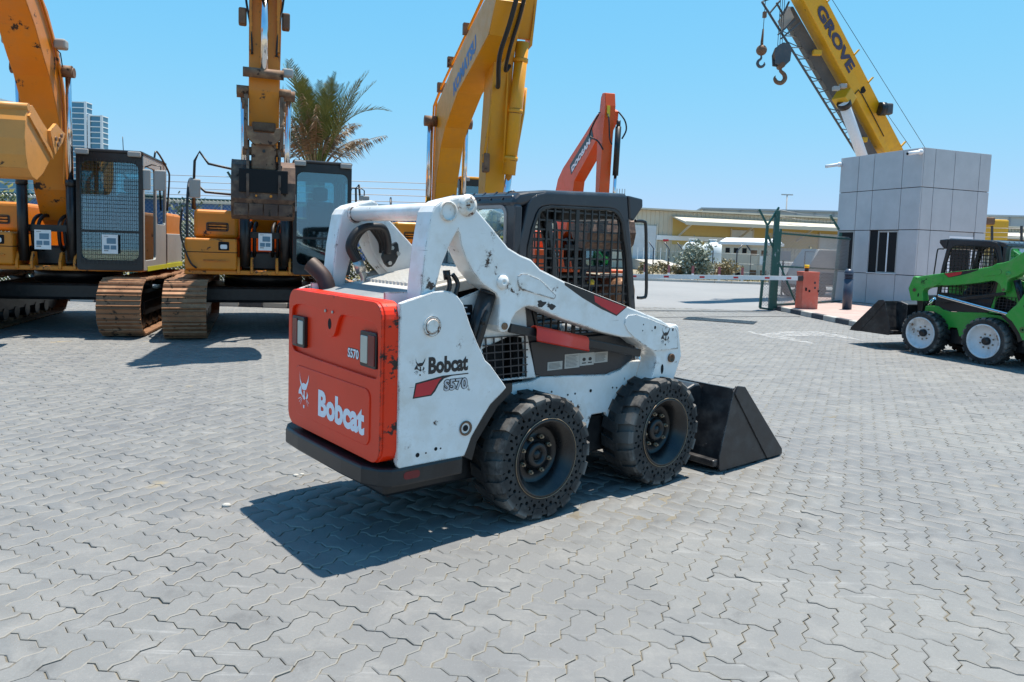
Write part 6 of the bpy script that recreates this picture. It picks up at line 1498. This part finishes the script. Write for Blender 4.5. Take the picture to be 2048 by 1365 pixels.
# ------------------------------------------------------------------ telescopic crane behind the guard house
MT['crane'] = paint('crane_yellow', (.66, .36, .006), .42, chip=(.05, .04, .03), chip_amt=.02, dirt=(.40, .20, .05), dirt_amt=.3, scale=.5)
MT['dark_steel'] = paint('dark_grey_steel', (.06, .07, .08), .5, dirt=(.2, .17, .14), dirt_amt=.2)
cb_ = at(1900, 600, 34)
cr = thing('mobile_crane', 'yellow telescopic crane boom with lettering leaning up behind the guard house', 'crane', (cb_.x, cb_.y, 0)); ci = winv(cr)
def c_(px, py, Y): return ci @ at(px, py, Y)
YB, YT = 31.0, 27.0
def line(p0, p1, k): return p0 + (p1-p0)*k
R0, R1 = c_(1769, 303, YB), c_(1612, 10, YT); T0, T1 = c_(1806, 297, YB+.25), c_(1652, -4, YT+.25); L0, L1 = c_(1747, 306, YB+.75), c_(1590, 18, YT+.75)
q = MB(); vs = []
for k in (-.55, 1.5):
    r_, t_, l_ = line(R0, R1, k), line(T0, T1, k), line(L0, L1, k); vs += [r_, t_, t_ + (l_-r_), l_]
q.add(vs, [(3,2,1,0), (4,5,6,7), (0,1,5,4), (1,2,6,5), (2,3,7,6), (3,0,4,7)]); bm_ = q.build('boom', MT['crane'], cr, .03)
du = (R0-R1).normalized(); dv = (T1-R1).normalized(); nn = du.cross(dv).normalized()
if nn.y > 0: nn = -nn
dvp = (dv - du*dv.dot(du)).normalized()
hgt = abs((T1-R1).dot(dvp))
org = line(R1, R0, .06) + dvp*hgt*.26
q = MB(); text(q, 'GROVE', org + nn*.004, du, dvp, hgt*.50, (R0-R1).length*.40, .05, .002)
q.build('lettering', plain('navy_print', (.015, .03, .09), .4), bm_)
q = MB(); pc = line(R1, R0, .60) + dvp*hgt*.55; q.cyl(pc + nn*.002, pc + nn*.006, .14, n=18); q.build('boom_hole', MT['darkhole'], bm_)
q = MB(); a = line(R1, R0, .575); e = line(R1, R0, .92); q.tube([a + nn*.02 - dvp*.02, a + nn*.02 + dvp*hgt*.30, a + du*.35 + nn*.02 + dvp*hgt*.36, e + nn*.02 + dvp*hgt*.34], .018, 6); q.build('hydraulic_hose', MT['rubber'], bm_)
q = MB(); a = line(T1, T0, .72); q.box(a.x-.28, a.x+.18, a.y-.45, a.y-.15, a.z-.22, a.z+.22); wl = q.build('work_light', MT['dark_steel'], bm_, .06)
q = MB(); q.cyl(a + Vector((-.32, -.3, 0)), a + Vector((-.1, -.3, 0)), .27, n=16); q.build('cable_reel', MT['black'], wl)
for k in (.02, .34, .52, .98):
    a = line(T1, T0, k); q = MB(); q.beam(a - dvp*.05, a + dvp*.22, .12, .05); q.build('rope_guide', MT['crane'], bm_)
q = MB(); a, b2_ = c_(1652, -20, YT-.2), c_(1850, 296, YB); q.tube([a, b2_], .012, 4); a, b2_ = c_(1758, 205, 29.5), c_(1822, 297, YB); q.tube([a, b2_], .012, 4); q.build('hoist_rope', MT['black'], bm_, split=True)
# collar, lift cylinder
q = MB(); a, b2_ = c_(1682, 188, 28.7), c_(1694, 207, 28.9); q.beam(a, b2_, .62, .5); col_ = q.build('cylinder_collar', MT['crane'], bm_, .03)
q = MB(); a, b2_, d_ = c_(1687, 205, 28.6), c_(1726, 318, 30.2), c_(1745, 372, 31); q.cyl(a, a.lerp(b2_, .07), .26, n=16); q.build('rod_head', MT['black'], bm_)
q = MB(); q.cyl(a, d_, .21, n=18); q.build('lift_cylinder', MT['chrome'] if False else MT['paper'], bm_)
for px, py in ((1672, 178), (1686, 173)):
    a = c_(px, py, 28.3); MB().box(a.x-.12, a.x+.12, a.y-.1, a.y+.1, a.z-.07, a.z+.09).build('work_light', MT['greytrim'], bm_, .02)
# stowed lattice jib alongside
def jl(k, off): 
    p0 = c_(1526, 0, 27.2), c_(1718, 316, 31.2); return line(p0[0], p0[1], k)
A0, A1 = c_(1524, 4, 27.0), c_(1722, 322, 31.0); B0, B1 = c_(1572, 22, 27.6), c_(1742, 314, 31.4)
q = MB(); q.tube([A0, A1], .045, 6); jb = q.build('lattice_chord', MT['dark_steel'], cr)
q = MB(); q.beam(B0, B1, .45, .34, (0, 1, 0)); q.build('jib_box', MT['dark_steel'], cr, .02)
for k in range(1, 25):
    t0, t1 = .12 + .86*k/25, .12 + .86*(k + (.9 if k % 2 else -.9))/25
    MB().tube([line(A0, A1, t0), line(B0, B1, min(.99, max(.02, t1)))], .020, 4).build('lattice_bar', MT['greytrim'] if k % 3 else MT['dark_steel'], jb)
q = MB(); q.prism([(0, 0), (1, 0), (1, 1), (0, 1)], lambda u, v, t: c_(1556, 42, 27.3) + (c_(1582, 12, 27.3)-c_(1556, 42, 27.3))*u*.9 + (c_(1565, 62, 27.5)-c_(1556, 42, 27.3))*v + Vector((0, t, 0)), 0, .06); q.build('jib_plate', MT['greytrim'], jb)
for p0, p1 in (((1524, 4), (1552, -6)), ((1540, 26), (1560, 2)), ((1553, 6), (1566, 30)), ((1566, 30), (1578, 4)), ((1556, 70), (1590, 40)), ((1562, 78), (1602, 44))):
    MB().beam(c_(p0[0], p0[1], 27.1), c_(p1[0], p1[1], 27.4), .05, .05).build('head_bar', MT['dark_steel'], jb)
for px, py, Y in ((1634, 106, 28.2), (1726, 280, 30.6)):
    a = c_(px, py, Y); MB().box(a.x-.16, a.x+.16, a.y-.1, a.y+.1, a.z-.10, a.z+.10).build('jib_clamp', MT['crane'], jb, .03)
# carrier and counterweight, mostly hidden by the guard house
q = MB(); a, b2_ = c_(1962, 483, 33), c_(2020, 440, 33); q.box(a.x-2.4, b2_.x, a.y, a.y+2.2, a.z-.35, b2_.z); cw = q.build('counterweight', MT['crane'], cr, .08)
q = MB(); q.box(a.x-.3, a.x+.5, a.y-.12, a.y, b2_.z-.25, b2_.z+.08); q.build('winch', MT['rustmetal'], cw, .05)
MB().box(a.x-7.0, a.x+1.2, a.y-.2, a.y+2.4, .75, 1.35).build('carrier', MT['crane'], cr, .05)
for x in (-6, -4.2, -.8, .6):
    q = MB(); q.cyl((a.x+x, a.y-.3, .62), (a.x+x, a.y+.2, .62), .60, n=24); q.build('wheel', MT['rubber'], cr)
# hooks
def hook(mb, top, s, flip=1):
    P = [(0, 0, 0), (0, 0, -.35), (.28*flip, 0, -.62), (.36*flip, 0, -.95), (.12*flip, 0, -1.25), (-.25*flip, 0, -1.20), (-.42*flip, 0, -.92), (-.36*flip, 0, -.72)]
    pts = spline([Vector(top) + Vector(p)*s for p in P], 5); n = len(pts)
    mb.tube(pts, [s*(.09 + .08*math.sin(math.pi*min(1, k/n*1.05))) * (1 if k < n-6 else (n-k)/7) for k in range(n)], 10)
hp = at(1523, 101, 27.0); hb2 = thing('hook_ball', 'small rusty overhaul ball with hook, left of the two hanging hooks', 'crane hook', (hp.x, hp.y, hp.z-.6), 0, 'hooks hanging from the crane')
q = MB(); q.ball((0, 0, .6), .19, 18, 12); q.cyl((0, 0, .78), (0, 0, .92), .05, n=10); q.build('ball', MT['rustmetal'], hb2)
q = MB(); hook(q, (0, 0, .42), .32, -1); q.build('hook', MT['dark_steel'], hb2)
q = MB(); q.tube([(0, 0, .9), (.02, 0, 1.35)], [.05, .03], 8); q.build('swivel', MT['rustmetal'], hb2)
q = MB(); q.tube([(.02, 0, 1.3), (.06, 0, 3.2)], .012, 4); q.build('rope', MT['black'], hb2); MB().box(-.02, .10, -.06, .06, 1.75, 1.95).build('rope_socket', MT['rustmetal'], hb2)
hp = at(1563, 110, 27.2); hk = thing('hook_block', 'big dark hook block with large hook, right of the two hanging hooks', 'crane hook', (hp.x, hp.y, hp.z-1.0), 0, 'hooks hanging from the crane')
q = MB()
for y in (-.16, .16): q.prism([(-.26,.62),(.10,.58),(.27,.75),(.30,1.1),(.20,1.34),(.0,1.40),(-.20,1.28),(-.30,1.0)], lambda u, v, t: (u, t, v), y-.03, y+.03)
q.build('cheek_plate', MT['dark_steel'], hk, .02, split=True)
for y in (-.08, 0, .08):
    q = MB(); q.cyl((0, y-.03, 1.02), (0, y+.03, 1.02), .28, n=20); q.build('sheave', MT['rustmetal'], hk)
q = MB(); q.cyl((0, -.2, .60), (0, .2, .60), .10, n=12); q.build('trunnion', MT['rustmetal'], hk)
q = MB(); hook(q, (0, 0, .60), .48, 1); q.build('hook', MT['rustmetal'], hk)
q = MB()
for x in (-.16, -.08, .0): q.tube([(x, 0, 1.2), (x*.9, 0, 3.4)], .011, 4)
q.build('rope', MT['black'], hk, split=True)
# fence behind the guard house on the right
rf_ = thing('rail_fence', 'low dark rail fence right of the guard house in front of the warehouse', 'fence', tuple(gnd(1900, 575).to_tuple()), 0); ri = winv(rf_)
a, b2_ = ri @ at(1950, 482, 26), ri @ at(2200, 486, 26)
MB().beam(a, b2_, .06, .06).build('rail', MT['cab'], rf_)
for px in (1984, 2043, 2100): p0, p1 = ri @ at(px, 452, 26), ri @ at(px, 560, 26); MB().beam(p0, p1, .06, .06, (0, 1, 0)).build('post', MT['cab'], rf_)
q = MB()
for k in range(3): q.tube([ri @ at(1950, 474-9*k, 26), ri @ at(2200, 478-9*k, 26)], .008, 4)
q.build('wire', MT['wire'], rf_, split=True)
for i, (px, py, s) in enumerate(((453, 1014, .022), (592, 953, .016), (604, 951, .014))):
    a = gnd(px, py); q = MB(); q.ball((0, 0, s*.4), s, 7, 5, (1.3, .9, .6)); o = q.build('pebble', MT['concrete']); o.location = (a.x, a.y, .0)
    tag(o, ['small pale stone lying left of the loader shadow tip', 'pale stone chip at the shadow edge below the bumper', 'second pale chip touching the bumper shadow edge'][i], 'stone')
